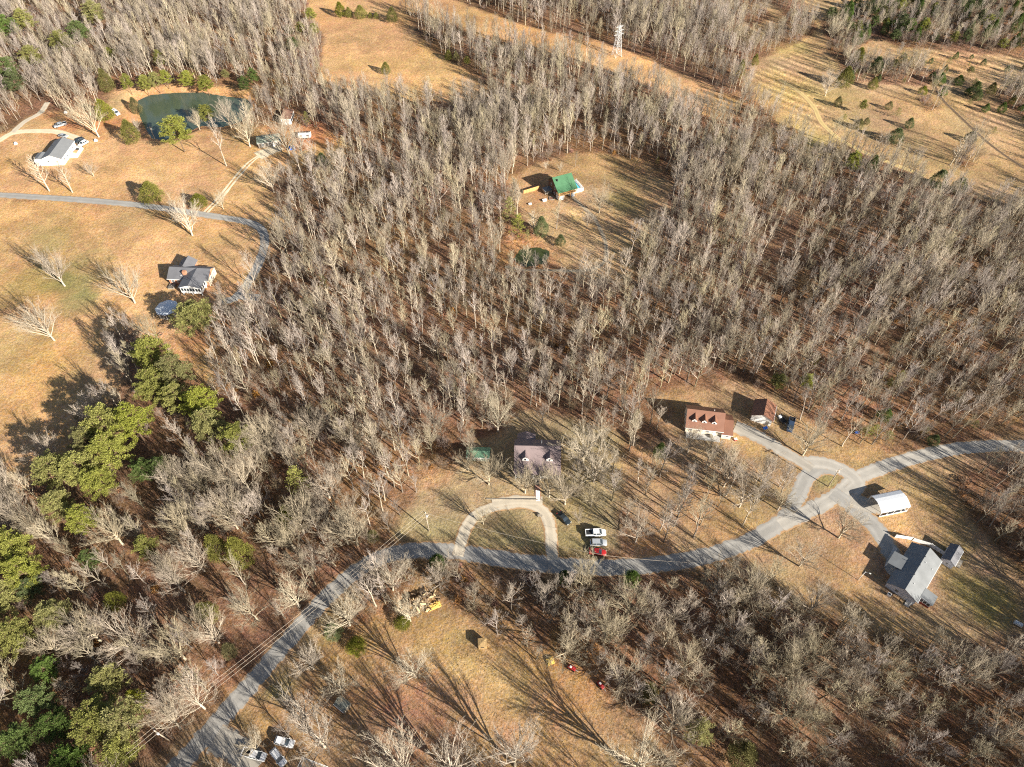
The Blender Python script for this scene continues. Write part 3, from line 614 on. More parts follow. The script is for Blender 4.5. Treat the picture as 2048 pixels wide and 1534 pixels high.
# --- conifers: (u, v at the middle of the crown, height, radius, kind, label, group)
LP, PN, BL, TF_, CS, UL = 'pines between the golden field and the wood', 'pines along the far shore of the pond', 'evergreens in the lower left wood', 'cedars in the far pasture', 'small pines in the brush near the right road', 'evergreens in the upper left wood'
CON = [
 (305, 712, 20, 5.4, 'pine', 'top big pine of the group beside the golden field', LP), (345, 748, 20, 5.2, 'pine', 'big pine on the right flank of the group beside the golden field', LP), (306, 775, 19, 5.4, 'pine', 'big pine in the middle of the group beside the golden field', LP),
 (352, 800, 17, 4.2, 'pine', 'narrow pine squeezed between the upper pines and the rounded ones', LP), (405, 808, 18, 4.8, 'pine', 'pine left above the lone round pine', LP), (415, 848, 17, 4.6, 'pine', 'pine touching the lone round pine on its left', LP), (474, 876, 16, 4.8, 'pine', 'lone round pine at the right end of the pine group', LP),
 (205, 850, 19, 5.6, 'pine', 'broad yellow-green pine left of a gap in the pine group', LP), (262, 846, 19, 5.2, 'pine', 'broad yellow-green pine right beside its twin, above the brown gap', LP), (222, 895, 18, 5.4, 'pine', 'yellow-green pine just below the two broad ones', LP), (172, 885, 16, 4.2, 'pine', 'smaller pine at the field side, left below the broad ones', LP),
 (108, 940, 17, 5.2, 'pine', 'leftmost low pine beside the dark shadow on the field', LP), (158, 938, 17, 5.2, 'pine', 'low spreading pine, middle of the three at the field corner', LP), (198, 962, 15, 4.6, 'pine', 'low spreading pine, right of the three at the field corner', LP),
 (285, 940, 11, 3.4, 'dpine', 'small green pine in the wood below the pine group', LP), (320, 935, 10, 3.0, 'dpine', 'smallest pine in the wood below the pine group', LP),
 (120, 1010, 14, 4.6, 'pine', 'olive pine under the field corner pines', BL), (160, 1040, 14, 4.2, 'pine', 'olive pine next to bare trees, right of its neighbour', BL), (15, 1100, 19, 6, 'pine', 'large bright pine at the left edge', BL), (45, 1140, 17, 4.6, 'pine', 'bright pine just right of the large one at the left edge', BL), (5, 1190, 14, 5, 'pine', 'pine cut by the left edge below the large bright one', BL),
 (100, 1228, 13, 4.4, 'pine', 'yellow flat topped pine standing over dark gaps', BL), (20, 1268, 14, 5, 'pine', 'yellow-green pine at the left edge, third down', BL), (55, 1180, 10, 3.4, 'dpine', 'darker pine between the yellow ones at the left edge', BL), (292, 1094, 11, 3.2, 'pine', 'small bright pine among bare trees left of the two olive cedars', BL),
 (432, 1096, 13, 3.2, 'cedar', 'olive cedar, left one of two side by side', BL), (478, 1108, 13, 3.6, 'cedar', 'olive cedar, right one of two side by side', BL), (413, 1224, 9, 2.9, 'cedar', 'bright yellow cedar alone in the wood left of the road', BL), (228, 1200, 8, 2.6, 'cedar', 'small dull cedar left of the bright yellow one', BL), (458, 1302, 6, 2.0, 'cedar', 'little golden cedar near the power lines', BL),
 (570, 1036, 10, 3.0, 'cedar', 'olive cedar in the wood above the road', BL), (600, 968, 15, 4.4, 'ypine', 'loose light green pine left of the main house wood', BL), (745, 1072, 5, 1.8, 'cedar', 'little yellow cedar beside the road bend', BL),
 (190, 1440, 16, 5.6, 'pine', 'large yellow-green pine at the bottom left, left of its pair', BL), (245, 1442, 16, 5.2, 'pine', 'large yellow-green pine at the bottom left, right of its pair', BL), (215, 1365, 13, 4.2, 'pine', 'pine above the large bottom left pair', BL), (240, 1500, 12, 4.2, 'pine', 'pine below the large bottom left pair', BL),
 (70, 1400, 12, 4, 'dpine', 'dark green pine under bare branches at bottom left', BL), (110, 1450, 11, 4, 'dpine', 'dark green pine left of the large bottom pair', BL), (30, 1480, 12, 4, 'dpine', 'dark green pine near the bottom left corner', BL), (140, 1520, 12, 4.2, 'dpine', 'green pine on the bottom edge at the left', BL), (180, 1120, 9, 3, 'dpine', 'dark young pine in the wood left of the two olive cedars', BL), (270, 1400, 8, 2.4, 'cedar', 'small cedar beside the utility pole shadow', BL), (95, 1340, 10, 3.4, 'dpine', 'dark pine in the lower left wood above the bottom pines', BL),
 (1400, 1465, 12, 3.2, 'pine', 'upright green cedar at the right end of the bottom field', None), (1488, 1512, 10, 3.4, 'cedar', 'olive cedar on the bottom edge right of the field', None), (1295, 1385, 5, 2.8, 'cedar', 'low olive bush under the big bare tree right of the field', None), (665, 1262, 7, 2.4, 'dcedar', 'green cedar right of the shaded road stretch', None), (712, 1292, 3.5, 2.6, 'cedar', 'low mossy bush below the crooked bare tree', None), (805, 1243, 3.0, 2.4, 'cedar', 'low green bush left of the debris pile', None),
 (1322, 903, 6.5, 2.2, 'dcedar', 'dark green cedar on the slope left of the brown house', None), (648, 568, 9, 2.0, 'ypine', 'thin green pine in the wood left of the main plot', None), (875, 1125, 7, 2.6, 'dcedar', 'dark green cedar under trees below the road', None), (1265, 1155, 6, 2.4, 'dcedar', 'green cedar beneath bare trees below the road, right', None), (1130, 1155, 5, 2.0, 'dcedar', 'green bush beneath bare trees below the road, middle', None),
 (1557, 763, 8, 3.0, 'pine', 'bright pine above the garage', CS), (1615, 762, 7, 2.6, 'pine', 'bright pine right above the black truck', CS), (1628, 724, 8, 1.6, 'ypine', 'thin pine above the two bright ones near the garage', CS), (1800, 757, 6, 2.4, 'ypine', 'pale pine on the orange leaf slope, right of a smaller one', CS), (1778, 769, 5, 1.9, 'ypine', 'smaller pale pine on the orange leaf slope', CS), (1918, 805, 6, 2.0, 'ypine', 'lone thin pine in the wood near the right edge', CS),
 (1733, 864, 5, 2.4, 'ypine', 'left pine of the pair beside the blue barrel', CS), (1750, 862, 5, 2.4, 'ypine', 'right pine of the pair beside the blue barrel', CS), (1777, 874, 5, 2.2, 'ypine', 'pine right of the pair beside the blue barrel', CS), (1850, 863, 4, 1.9, 'ypine', 'upper small pine above the east road', CS), (1867, 880, 4, 2.0, 'dcedar', 'lower small green bush above the east road', CS), (1771, 830, 5, 2.4, 'dcedar', 'dark bushy pine above the blue barrel', CS), (1949, 850, 4, 1.6, 'ypine', 'tiny pine near the east road at the right', CS),
 (1020, 425, 14, 4.0, 'ypine', 'tall bright pine at the lower left of the green roofed house clearing', None), (1035, 455, 12, 3.6, 'ypine', 'second bright pine, just below the tall one by the clearing', None), (1083, 455, 9, 3.2, 'dcedar', 'dark cedar above the small pond', None), (1055, 470, 6, 1.6, 'ypine', 'thin young pine left of the dark cedar above the small pond', None), (1122, 480, 5, 2.2, 'dcedar', 'small dark cedar right of the small pond', None), (1067, 290, 6, 1.0, 'ypine', 'thin yellow pine at the upper left of the clearing', None), (1315, 322, 4, 1.2, 'ypine', 'small pine at the upper right of the clearing', None),
 (252, 160, 11, 3.2, 'pine', 'leftmost pine along the far pond shore', PN), (285, 158, 11, 3.4, 'pine', 'second pine from the left along the far pond shore', PN), (307, 153, 11, 3.4, 'pine', 'third pine from the left along the far pond shore', PN), (328, 150, 10, 3.2, 'pine', 'fourth pine from the left along the far pond shore', PN), (316, 118, 12, 3.2, 'pine', 'pine standing behind the row on the far pond shore', PN), (373, 152, 11, 3.8, 'pine', 'bushy pine right of the bare clay gap on the far pond shore', PN), (408, 158, 11, 4.2, 'pine', 'widest pine on the far pond shore', PN), (450, 148, 6, 2.2, 'pine', 'small pine between the pond shore and the wood', PN), (487, 162, 10, 3.0, 'dpine', 'dark pine, left of two at the right end of the pond', PN), (504, 152, 10, 3.2, 'dpine', 'dark pine, right of two at the right end of the pond', PN),
 (266, 203, 8, 3.0, 'cedar', 'cedar at the left tip of the pond', None), (258, 266, 11, 4.3, 'cedar', 'large oval olive cedar on the lawn left of the pond', None), (207, 222, 10, 4.3, 'cedar', 'round olive cedar above the spreading bare tree', None), (352, 262, 17, 7.0, 'pine', 'huge green pine on the lawn below the pond', None), (408, 220, 12, 3.8, 'pine', 'pine standing on the lower shore of the pond', None), (300, 386, 9, 5.0, 'cedar', 'round golden olive cedar above the country road', None), (396, 402, 6, 3.6, 'cedar', 'low cedar beside the entry of the twin wheel tracks', None), (645, 320, 6, 2.8, 'dcedar', 'dark cedar right of the farm yard', None),
 (388, 632, 14, 7.8, 'pine', 'very wide drooping evergreen right of the white gazebo', None), (612, 240, 8, 2.0, 'ypine', 'young pine right of the small white shed', None),
 (190, 32, 15, 5.2, 'pine', 'tallest green pine of the upper left wood', UL), (160, 68, 13, 4.6, 'dpine', 'dark pine below the tallest one in the upper left wood', UL), (125, 88, 13, 4.8, 'pine', 'olive pine left below the dark one in the upper left wood', UL), (45, 45, 13, 4.6, 'pine', 'pine near the top left corner', UL), (15, 55, 13, 4.6, 'dpine', 'dark pine in the top left corner', UL), (62, 118, 12, 4.2, 'pine', 'pine right of the white trunks in the upper left wood', UL), (12, 140, 13, 4.6, 'dpine', 'dark pine on the left edge above the gravel path', UL), (30, 168, 12, 4.0, 'dpine', 'darkest pine behind the tall white trunks', UL), (212, 165, 10, 3.0, 'cedar', 'cedar between the wood and the left end of the pond', UL), (222, 112, 8, 2.4, 'pine', 'small pine in the middle of the upper left wood', UL),
 (620, 28, 9, 3.6, 'pine', 'highest pine of the clump left of the top field', None), (628, 58, 8, 3.0, 'pine', 'right pine of the clump left of the top field', None), (600, 55, 8, 2.8, 'pine', 'middle pine of the clump left of the top field', None), (585, 88, 9, 3.6, 'dpine', 'lowest dark pine of the clump left of the top field', None), (575, 60, 8, 2.4, 'pine', 'left pine of the clump left of the top field', None),
 (681, 20, 8, 3.4, 'cedar', 'leftmost cedar of the row crossing the top field', 'cedars in a row across the top field'), (698, 25, 5.5, 2.4, 'cedar', 'second cedar of the row crossing the top field', 'cedars in a row across the top field'), (721, 25, 7, 3.8, 'cedar', 'widest cedar of the row crossing the top field', 'cedars in a row across the top field'), (740, 31, 3, 1.6, 'cedar', 'smallest cedar of the row crossing the top field', 'cedars in a row across the top field'), (752, 32, 3.5, 1.8, 'cedar', 'small cedar left of the rightmost in the top field row', 'cedars in a row across the top field'), (783, 31, 8, 3.4, 'cedar', 'rightmost cedar of the row crossing the top field', 'cedars in a row across the top field'),
 (771, 137, 6, 2.6, 'cedar', 'cedar alone at the lower edge of the top field', None), (934, 121, 6, 1.8, 'pine', 'right green pine along the shaded border of the top field', None), (913, 113, 5, 1.8, 'cedar', 'middle cedar along the shaded border of the top field', None), (897, 111, 5, 2.2, 'cedar', 'left cedar along the shaded border of the top field', None),
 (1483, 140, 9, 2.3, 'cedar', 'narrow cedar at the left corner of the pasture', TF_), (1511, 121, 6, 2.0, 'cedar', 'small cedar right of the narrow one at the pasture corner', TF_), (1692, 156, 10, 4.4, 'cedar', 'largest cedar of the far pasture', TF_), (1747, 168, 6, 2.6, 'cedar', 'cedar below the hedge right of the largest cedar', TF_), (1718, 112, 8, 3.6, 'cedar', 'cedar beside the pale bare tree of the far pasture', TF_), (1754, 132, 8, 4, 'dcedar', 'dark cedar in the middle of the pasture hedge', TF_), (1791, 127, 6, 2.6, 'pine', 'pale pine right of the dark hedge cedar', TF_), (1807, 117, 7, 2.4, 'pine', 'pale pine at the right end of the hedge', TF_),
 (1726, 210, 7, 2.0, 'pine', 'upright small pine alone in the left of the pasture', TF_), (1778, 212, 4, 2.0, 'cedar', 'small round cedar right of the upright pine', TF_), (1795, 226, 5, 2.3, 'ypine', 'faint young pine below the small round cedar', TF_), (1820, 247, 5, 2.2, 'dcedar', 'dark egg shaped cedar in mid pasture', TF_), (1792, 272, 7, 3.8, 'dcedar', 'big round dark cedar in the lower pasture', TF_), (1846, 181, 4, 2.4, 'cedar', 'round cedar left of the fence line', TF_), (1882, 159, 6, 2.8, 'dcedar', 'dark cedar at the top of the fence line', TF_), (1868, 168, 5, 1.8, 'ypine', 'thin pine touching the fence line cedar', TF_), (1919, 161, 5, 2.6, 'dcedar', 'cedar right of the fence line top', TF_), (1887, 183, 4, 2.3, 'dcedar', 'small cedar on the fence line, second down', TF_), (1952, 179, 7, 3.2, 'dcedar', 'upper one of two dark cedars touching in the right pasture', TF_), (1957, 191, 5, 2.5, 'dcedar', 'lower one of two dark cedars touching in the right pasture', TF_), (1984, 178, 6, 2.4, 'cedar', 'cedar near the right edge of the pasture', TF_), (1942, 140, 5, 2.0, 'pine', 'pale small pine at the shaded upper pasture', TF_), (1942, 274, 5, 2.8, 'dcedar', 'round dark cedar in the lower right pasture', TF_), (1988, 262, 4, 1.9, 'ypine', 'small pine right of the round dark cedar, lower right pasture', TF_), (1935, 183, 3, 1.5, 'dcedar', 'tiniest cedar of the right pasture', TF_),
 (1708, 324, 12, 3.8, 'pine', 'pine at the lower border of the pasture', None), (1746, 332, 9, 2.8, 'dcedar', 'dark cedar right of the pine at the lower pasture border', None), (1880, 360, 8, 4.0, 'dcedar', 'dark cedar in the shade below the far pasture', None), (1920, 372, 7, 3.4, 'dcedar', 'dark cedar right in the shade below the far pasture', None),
]
for j, (u, v, H, R, kd, lab, grp) in enumerate(CON):
    x, y, _ = G(u, v, H * (.62 if kd in ('pine', 'dpine') else .45))
    nm = 'cedar_tree' if 'cedar' in kd else 'pine_tree'
    if H < 4: nm = 'evergreen_bush'
    place_tree(nm, kd, j, x, y, H * (1.15 if grp == UL else 1), R * (1.25 if grp == UL else 1.1 if grp == LP else 1.0), label=lab, cat='bush' if H < 4 else 'tree', group=grp); taken.append((x, y, R * 1.25 + 1.5 if grp in (UL, LP, BL, PN) else R * .8 + .8))
# mixed evergreens of the top right wood
Pw = poly([(1640, 40), (1700, 18), (1800, 14), (1900, 2), (2060, -10), (2060, 120), (1900, 105), (1800, 92), (1750, 72), (1700, 100), (1660, 85)])
cnt = 0; tries = 0
WOODR = []
while cnt < 78 and tries < 5000:
    tries += 1; x = random.uniform(*sorted((Pw[:, 0].min(), Pw[:, 0].max()))); y = random.uniform(Pw[:, 1].min(), Pw[:, 1].max())
    if sdist(Pw, np.array([x]), np.array([y]))[0] < 0 or any((x - a_) ** 2 + (y - b_) ** 2 < 14 for a_, b_ in WOODR): continue
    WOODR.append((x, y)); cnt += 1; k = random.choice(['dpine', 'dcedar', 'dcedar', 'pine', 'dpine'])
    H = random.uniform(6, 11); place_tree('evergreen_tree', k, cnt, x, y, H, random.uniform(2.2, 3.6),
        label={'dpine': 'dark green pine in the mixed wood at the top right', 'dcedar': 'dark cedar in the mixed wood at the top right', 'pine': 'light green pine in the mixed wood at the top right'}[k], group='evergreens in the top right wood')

Pq = poly([(1700, 98), (1900, 112), (2050, 132), (2050, 245), (1960, 235), (1890, 160), (1740, 172), (1690, 200), (1760, 250), (1700, 270), (1650, 220)]); cnt = 0
for tries in range(4000):
    if cnt >= 34: break
    x = random.uniform(Pq[:, 0].min(), Pq[:, 0].max()); y = random.uniform(Pq[:, 1].min(), Pq[:, 1].max())
    if sdist(Pq, np.array([x]), np.array([y]))[0] < 0 or any((x - a_) ** 2 + (y - b_) ** 2 < 30 for a_, b_ in WOODR): continue
    WOODR.append((x, y)); cnt += 1; k = random.choice(['dcedar', 'dcedar', 'cedar', 'ypine']); Hh = random.uniform(2.2, 5.5)
    place_tree('evergreen_bush', k, cnt, x, y, Hh, Hh * random.uniform(.36, .5), label={'dcedar': 'small dark round evergreen scattered over the far right pasture', 'cedar': 'small olive evergreen scattered over the far right pasture', 'ypine': 'small pale loose pine scattered over the far right pasture'}[k], cat='bush', group='young evergreens scattered over the far pasture')
# --- the bare wood: poisson-like scatter over everything that is not open ground
def scatter(step, seed, x0=-350, x1=350, y0=12, y1=500):
    r = np.random.default_rng(seed); X, Y = np.meshgrid(np.arange(x0, x1, step), np.arange(y0, y1, step)); X = X + r.uniform(-.48, .48, X.shape) * step; Y = Y + r.uniform(-.48, .48, Y.shape) * step
    return X.ravel(), Y.ravel(), r
X, Y, r = scatter(3.7, 5)
om, _ = openness(X, Y)
keep = om < .35
spr = np.zeros(X.shape, bool)
for P_ in ([(1252, 890), (1360, 905), (1500, 930), (1575, 990), (1480, 1062), (1252, 1100)], [(1090, 835), (1245, 855), (1245, 1040), (1160, 1000), (1125, 940)], [(830, 960), (925, 880), (1000, 848), (1025, 870), (930, 955)], [(1560, 800), (1700, 880), (1720, 895), (1600, 905), (1560, 850)]):
    spr |= sdist(poly(P_), X, Y) > 0
keep |= spr
u_, v_ = pix(X, Y)
keep &= (u_ > -170) & (u_ < 2048 + 230) & (v_ > -160) & (v_ < 1534 + 330)
for P, wd in ROADS: keep &= ldist(P, X, Y) > wd / 2 + np.where((v_ > 1095) & (u_ > 780), 4.6, 1.4)
for p in PONDS: keep &= sdist(p['P'], X, Y) < -2.5
tk = np.array(taken)
dens = .66 + vnoise(X, Y, 22, 12) * .75 + vnoise(X, Y, 7, 21) * .4
low = (v_ > 1080)
dens = np.where(low & (u_ > 850), .58, dens); dens = np.where(low & (u_ <= 850), .5, dens); dens = np.where((u_ < 700) & (v_ > 780), np.minimum(dens, .55), dens)
dens = np.where((v_ > 640) & (v_ < 920) & (u_ > 1560), .62, dens)
trw = sdist(Pw, X, Y) > 0; dens = np.where(trw, .45, dens)
gc_ = (u_ > 1040) & (u_ < 1260) & (v_ > 430) & (v_ < 620); dens = np.where(gc_, .35, dens)
dens = np.where(spr & (om >= .35), .27, dens)
keep &= r.random(X.shape) < dens
X, Y, u_, v_ = X[keep], Y[keep], u_[keep], v_[keep]
d = np.min(np.hypot(X[:, None] - tk[None, :, 0], Y[:, None] - tk[None, :, 1]) - tk[None, :, 2], 1); k = d > 0; X, Y, u_, v_ = X[k], Y[k], u_[k], v_[k]
for hx, hy, hr_ in [(8, 116, 13), (60, 130, 14), (80, 134, 9), (109, 81, 14), (20, 254, 12), (-204, 281, 12), (-119, 196, 12), (-124, 179, 8), (-107, 311, 7), (-5, 120, 8), (109, 102, 9)]:
    k = np.hypot(X - hx, Y - hy) > hr_; X, Y, u_, v_ = X[k], Y[k], u_[k], v_[k]
n = len(X); H = np.empty(n); KEY = np.empty(n, object)
hn = vnoise(X, Y, 30, 13)
for i in range(n):
    if v_[i] > 1080 and u_[i] > 850: H[i] = r.uniform(9, 14.5) ; KEY[i] = 'mid' if r.random() < .75 else 'open'
    elif u_[i] < 720 and v_[i] > 880: H[i] = r.uniform(9, 14.5); KEY[i] = 'mid' if r.random() < .6 else 'open'
    elif u_[i] > 1250 and v_[i] > 560: H[i] = r.uniform(10, 15.5) + hn[i] * 4; KEY[i] = 'mid' if r.random() < .6 else 'tall'
    elif 1480 < u_[i] and v_[i] < 150: H[i] = r.uniform(7, 11); KEY[i] = 'mid'
    elif 820 < u_[i] < 1600 and v_[i] > 850: H[i] = r.uniform(8, 13); KEY[i] = 'mid' if r.random() < .6 else 'open'
    else: H[i] = r.uniform(7.5, 16) + hn[i] * 5; KEY[i] = 'tall' if r.random() < .5 else 'mid'
inview = (u_ > -30) & (u_ < 2078) & (v_ > -20) & (v_ < 1560)
size = np.where(inview, H / np.sqrt(X ** 2 + Y ** 2 + CAM_H ** 2), 0)
order = np.argsort(-size); NI = 300 - NB; ind = set(order[:NI].tolist())
print('bare forest trees', n, 'individual', NI)
def region(u, v):
    if u < 860 and v > 960: return 'in the wood left of the road'
    if v > 1060: return 'in the wood below the road'
    if u > 1250 and v > 560: return 'in the wood above the brown roofed house'
    if u > 660 and v > 480: return 'in the wood behind the mauve roofed house'
    return 'in the wood right of the golden fields'
for i in sorted(ind):
    sz = 'low' if H[i] < 10.5 else ('middling' if H[i] < 13 else 'tall'); shp = {'mid': 'bare grey tree with upswept twigs', 'open': 'bare tree with wide crooked limbs', 'tall': 'bare tree with a long pale trunk'}[KEY[i]]
    place_tree('bare_tree', KEY[i], i, X[i], Y[i], H[i], label=f'{sz} {shp} {region(u_[i], v_[i])}', group='bare trees ' + region(u_[i], v_[i]).split(',')[0])

def instancer(name, X, Y, S, IDX, protoobjs, seed, label, cat, kind='stuff'):
    r = np.random.default_rng(seed); n = len(X)
    c = bpy.data.collections.new(name + '_sources')
    for j, o in enumerate(protoobjs): o.name = f'{name}_source_{j:02d}'; c.objects.link(o)
    me = bpy.data.meshes.new(name); me.vertices.add(n); me.vertices.foreach_set('co', np.column_stack([X, Y, hgt(X, Y)]).astype(np.float32).ravel())
    for an, ty, val in (('scl', 'FLOAT', S.astype(np.float32)), ('idx', 'INT', IDX.astype(np.int32))):
        q = me.attributes.new(an, ty, 'POINT'); q.data.foreach_set('value', val)
    q = me.attributes.new('rot', 'FLOAT_VECTOR', 'POINT'); q.data.foreach_set('vector', np.column_stack([r.normal(0, .06, n), r.normal(0, .06, n), r.uniform(0, 6.28, n)]).astype(np.float32).ravel())
    o = bpy.data.objects.new(name, me); col.objects.link(o); tag(o, label, cat, kind=kind)
    ng = bpy.data.node_groups.new(name, 'GeometryNodeTree'); ng.interface.new_socket('Geometry', in_out='INPUT', socket_type='NodeSocketGeometry'); ng.interface.new_socket('Geometry', in_out='OUTPUT', socket_type='NodeSocketGeometry')
    gi = ng.nodes.new('NodeGroupInput'); go = ng.nodes.new('NodeGroupOutput'); ip = ng.nodes.new('GeometryNodeInstanceOnPoints'); ci = ng.nodes.new('GeometryNodeCollectionInfo')
    ci.inputs['Collection'].default_value = c; ci.inputs['Separate Children'].default_value = True; ci.inputs['Reset Children'].default_value = True
    def attr(nm, ty):
        a_ = ng.nodes.new('GeometryNodeInputNamedAttribute'); a_.data_type = ty; a_.inputs['Name'].default_value = nm; return a_.outputs['Attribute']
    Lk = ng.links.new; Lk(gi.outputs[0], ip.inputs['Points']); Lk(ci.outputs[0], ip.inputs['Instance']); ip.inputs['Pick Instance'].default_value = True
    Lk(attr('idx', 'INT'), ip.inputs['Instance Index']); Lk(attr('rot', 'FLOAT_VECTOR'), ip.inputs['Rotation']); Lk(attr('scl', 'FLOAT'), ip.inputs['Scale']); Lk(ip.outputs[0], go.inputs[0])
    md = o.modifiers.new('instances', 'NODES'); md.node_group = ng
    return o
def joined(pr, nm):
    (tv, tf), (cv, cf) = pr[0], pr[1]; V = np.vstack([tv, cv]); F = np.vstack([tf, cf + len(tv)])
    o = mk(nm, V, F, pr[3][0], link=False); o.data.materials.append(pr[3][1])
    o.data.polygons.foreach_set('material_index', np.concatenate([np.zeros(len(tf), np.int32), np.ones(len(cf), np.int32)])); return o
protoo = [joined(pr, 'wood') for k_ in ('tall', 'mid', 'open') for pr in PROT[k_]]
off = {'tall': (0, 8, 20.), 'mid': (8, 7, 14.), 'open': (15, 5, 12.)}
rest = np.array([i not in ind for i in range(n)])
IDX = np.array([off[KEY[i]][0] + r.integers(off[KEY[i]][1]) for i in range(n)]); S = np.array([H[i] / off[KEY[i]][2] for i in range(n)])
instancer('bare_wood', X[rest], Y[rest], S[rest], IDX[rest], protoo, 3, 'wide winter wood of bare grey and beige trees around the houses', 'woodland')
# brush under and around the trees
XB, YB, rb = scatter(3.6, 77)
ob, _ = openness(XB, YB); ub, vb = pix(XB, YB)
kb = (ob < .6) & (ub > -60) & (ub < 2110) & (vb > -60) & (vb < 1650) & (rb.random(XB.shape) < .34 + vnoise(XB, YB, 14, 15) * 1.2)
for P, wd in ROADS: kb &= ldist(P, XB, YB) > wd / 2 + 1.2
for p in PONDS: kb &= sdist(p['P'], XB, YB) < -1
for hx, hy, hr_ in [(8, 116, 10), (60, 130, 10), (80, 134, 7), (109, 81, 12), (20, 254, 10), (-204, 281, 10), (-119, 196, 10), (-124, 179, 6), (-107, 311, 5), (109, 102, 8)]: kb &= np.hypot(XB - hx, YB - hy) > hr_
XB, YB = XB[kb], YB[kb]
instancer('undergrowth', XB, YB, rb.uniform(.5, 1.35, len(XB)), rb.integers(0, 3, len(XB)), [joined(pr, 'brush') for pr in PROT['bush']], 4, 'low twiggy brown undergrowth beneath the bare trees', 'undergrowth')
# leaf-carrying young oaks and fallen-leaf drifts: rust-coloured clumps low in the wood
def leafclump(seed, cnt_, rad, size, flatn):
    r = np.random.default_rng(seed); p = r.normal(0, 1, (cnt_, 3)); p /= np.linalg.norm(p, axis=1)[:, None]; p *= rad * r.uniform(.3, 1, (cnt_, 1)); p[:, 2] = np.abs(p[:, 2]) * flatn + .05
    a_ = r.normal(0, 1, (cnt_, 3)); a_ /= np.linalg.norm(a_, axis=1)[:, None]; b_ = np.cross(a_, r.normal(0, 1, (cnt_, 3))); b_ /= np.linalg.norm(b_, axis=1)[:, None]
    V = np.stack([p - a_ * size, p + b_ * size, p + a_ * size, p - b_ * size], 1).reshape(-1, 3); return V, np.arange(len(V)).reshape(-1, 4)
lc = []
for i in range(3):
    V, F = leafclump(300 + i, 260, 1.0, .10, 1.3); lc.append(mk('rust', V, F, RUSTLEAF, link=False))
kk = rb.random(len(XB)) < .22
instancer('leafy_saplings', XB[kk] + 1.1, YB[kk] + .7, rb.uniform(.6, 1.6, kk.sum()), rb.integers(0, 3, kk.sum()), lc, 6, 'rust coloured leafy saplings scattered on the forest floor', 'saplings')
# tufts of dry grass over the open ground nearest the camera
tg = []
for i in range(3):
    V, F = leafclump(320 + i, 60, .75, .13, .25); tg.append(mk('tuft', V, F, mat('dry_grass', (.42, .28, .13), .9, rand=.3), link=False))
rt = np.random.default_rng(99); XT = rt.uniform(-90, 40, 9000); YT = rt.uniform(20, 85, 9000); Pf = OPENP[8][0]
kt = (sdist(Pf, XT, YT) > 0) & (vnoise(XT, YT, 6, 33) + vnoise(XT, YT, 2, 34) * .6 > -.1)
for P, wd in ROADS: kt &= ldist(P, XT, YT) > wd / 2 + .5
XT, YT = XT[kt], YT[kt]
instancer('dry_grass', XT, YT, rt.uniform(.1, .27, len(XT)), rt.integers(0, 3, len(XT)), tg, 8, 'rough dry grass tussocks covering the bottom field', 'grass')

# ---------------------------------------------------------------- buildings
def window(parent, x, y, z, w_, h_, ang, frame=None, name='window'):
    """window in a wall whose outward normal is at ang (0 = -y)"""
    f = MB(); t = .09
    f.box(-w_ / 2, w_ / 2, -.07, .03, z, z + t).box(-w_ / 2, w_ / 2, -.07, .03, z + h_ - t, z + h_).box(-w_ / 2, -w_ / 2 + t, -.068, .03, z + t, z + h_ - t).box(w_ / 2 - t, w_ / 2, -.068, .03, z + t, z + h_ - t).box(-w_ / 2 + t, w_ / 2 - t, -.05, .02, z + h_ / 2 - .03, z + h_ / 2 + .03)
    fo = f.build(name, frame or WHITE, parent, loc=(x, y, 0), rz=ang)
    MB().box(-w_ / 2 + t, w_ / 2 - t, -.03, .01, z + t, z + h_ - t).build('pane', GLASS, fo)
    return fo
def door(parent, x, y, z, w_, h_, ang, m=WHITE):
    d_ = MB().box(-w_ / 2, w_ / 2, -.06, .02, z, z + h_).build('door', m, parent, loc=(x, y, 0), rz=ang)
    MB().box(w_ * .32, w_ * .38, -.12, -.06, z + .95, z + 1.05).build('handle', GALV, d_); return d_
def gable(parent, x0, x1, y0, y1, z0, hf, hb, hr, yr, wm, rm, of=.4, ob=.4, og=.35, th=.14, wall='wall', roof='roof'):
    """ridge along x. y0 front eave (height hf), y1 back eave (hb)"""
    wo = MB().extx([(y0, -.6 + z0), (y1, -.6 + z0), (y1, hb), (yr, hr), (y0, hf)], x0, x1).build(wall, wm, parent)
    sf = (hr - hf) / (yr - y0); sb = (hr - hb) / (y1 - yr); e = .004
    fz, bz = hf - sf * of, hb - sb * ob
    ro = MB().extx([(y0 - of, fz + e), (yr, hr + e), (y1 + ob, bz + e), (y1 + ob, bz + th), (yr, hr + th), (y0 - of, fz + th)], x0 - og, x1 + og).build(roof, rm, parent)
    if of > .05: MB().box(x0 - og, x1 + og, y0 - of - .1, y0 - of, fz + .0, fz + th - .01).build('gutter', WHITE, parent)
    return wo, ro
def lean(parent, x0, x1, y0, y1, z0, hf, hb, wm, rm, o=.3, th=.12, wall='wall', roof='roof'):
    wo = MB().extx([(y0, -.6 + z0), (y1, -.6 + z0), (y1, hb), (y0, hf)], x0, x1).build(wall, wm, parent); s = (hb - hf) / (y1 - y0); e = .004
    ro = MB().extx([(y0 - o, hf - s * o + e), (y1, hb + e), (y1, hb + th), (y0 - o, hf - s * o + th)], x0 - o, x1 + o).build(roof, rm, parent)
    return wo, ro
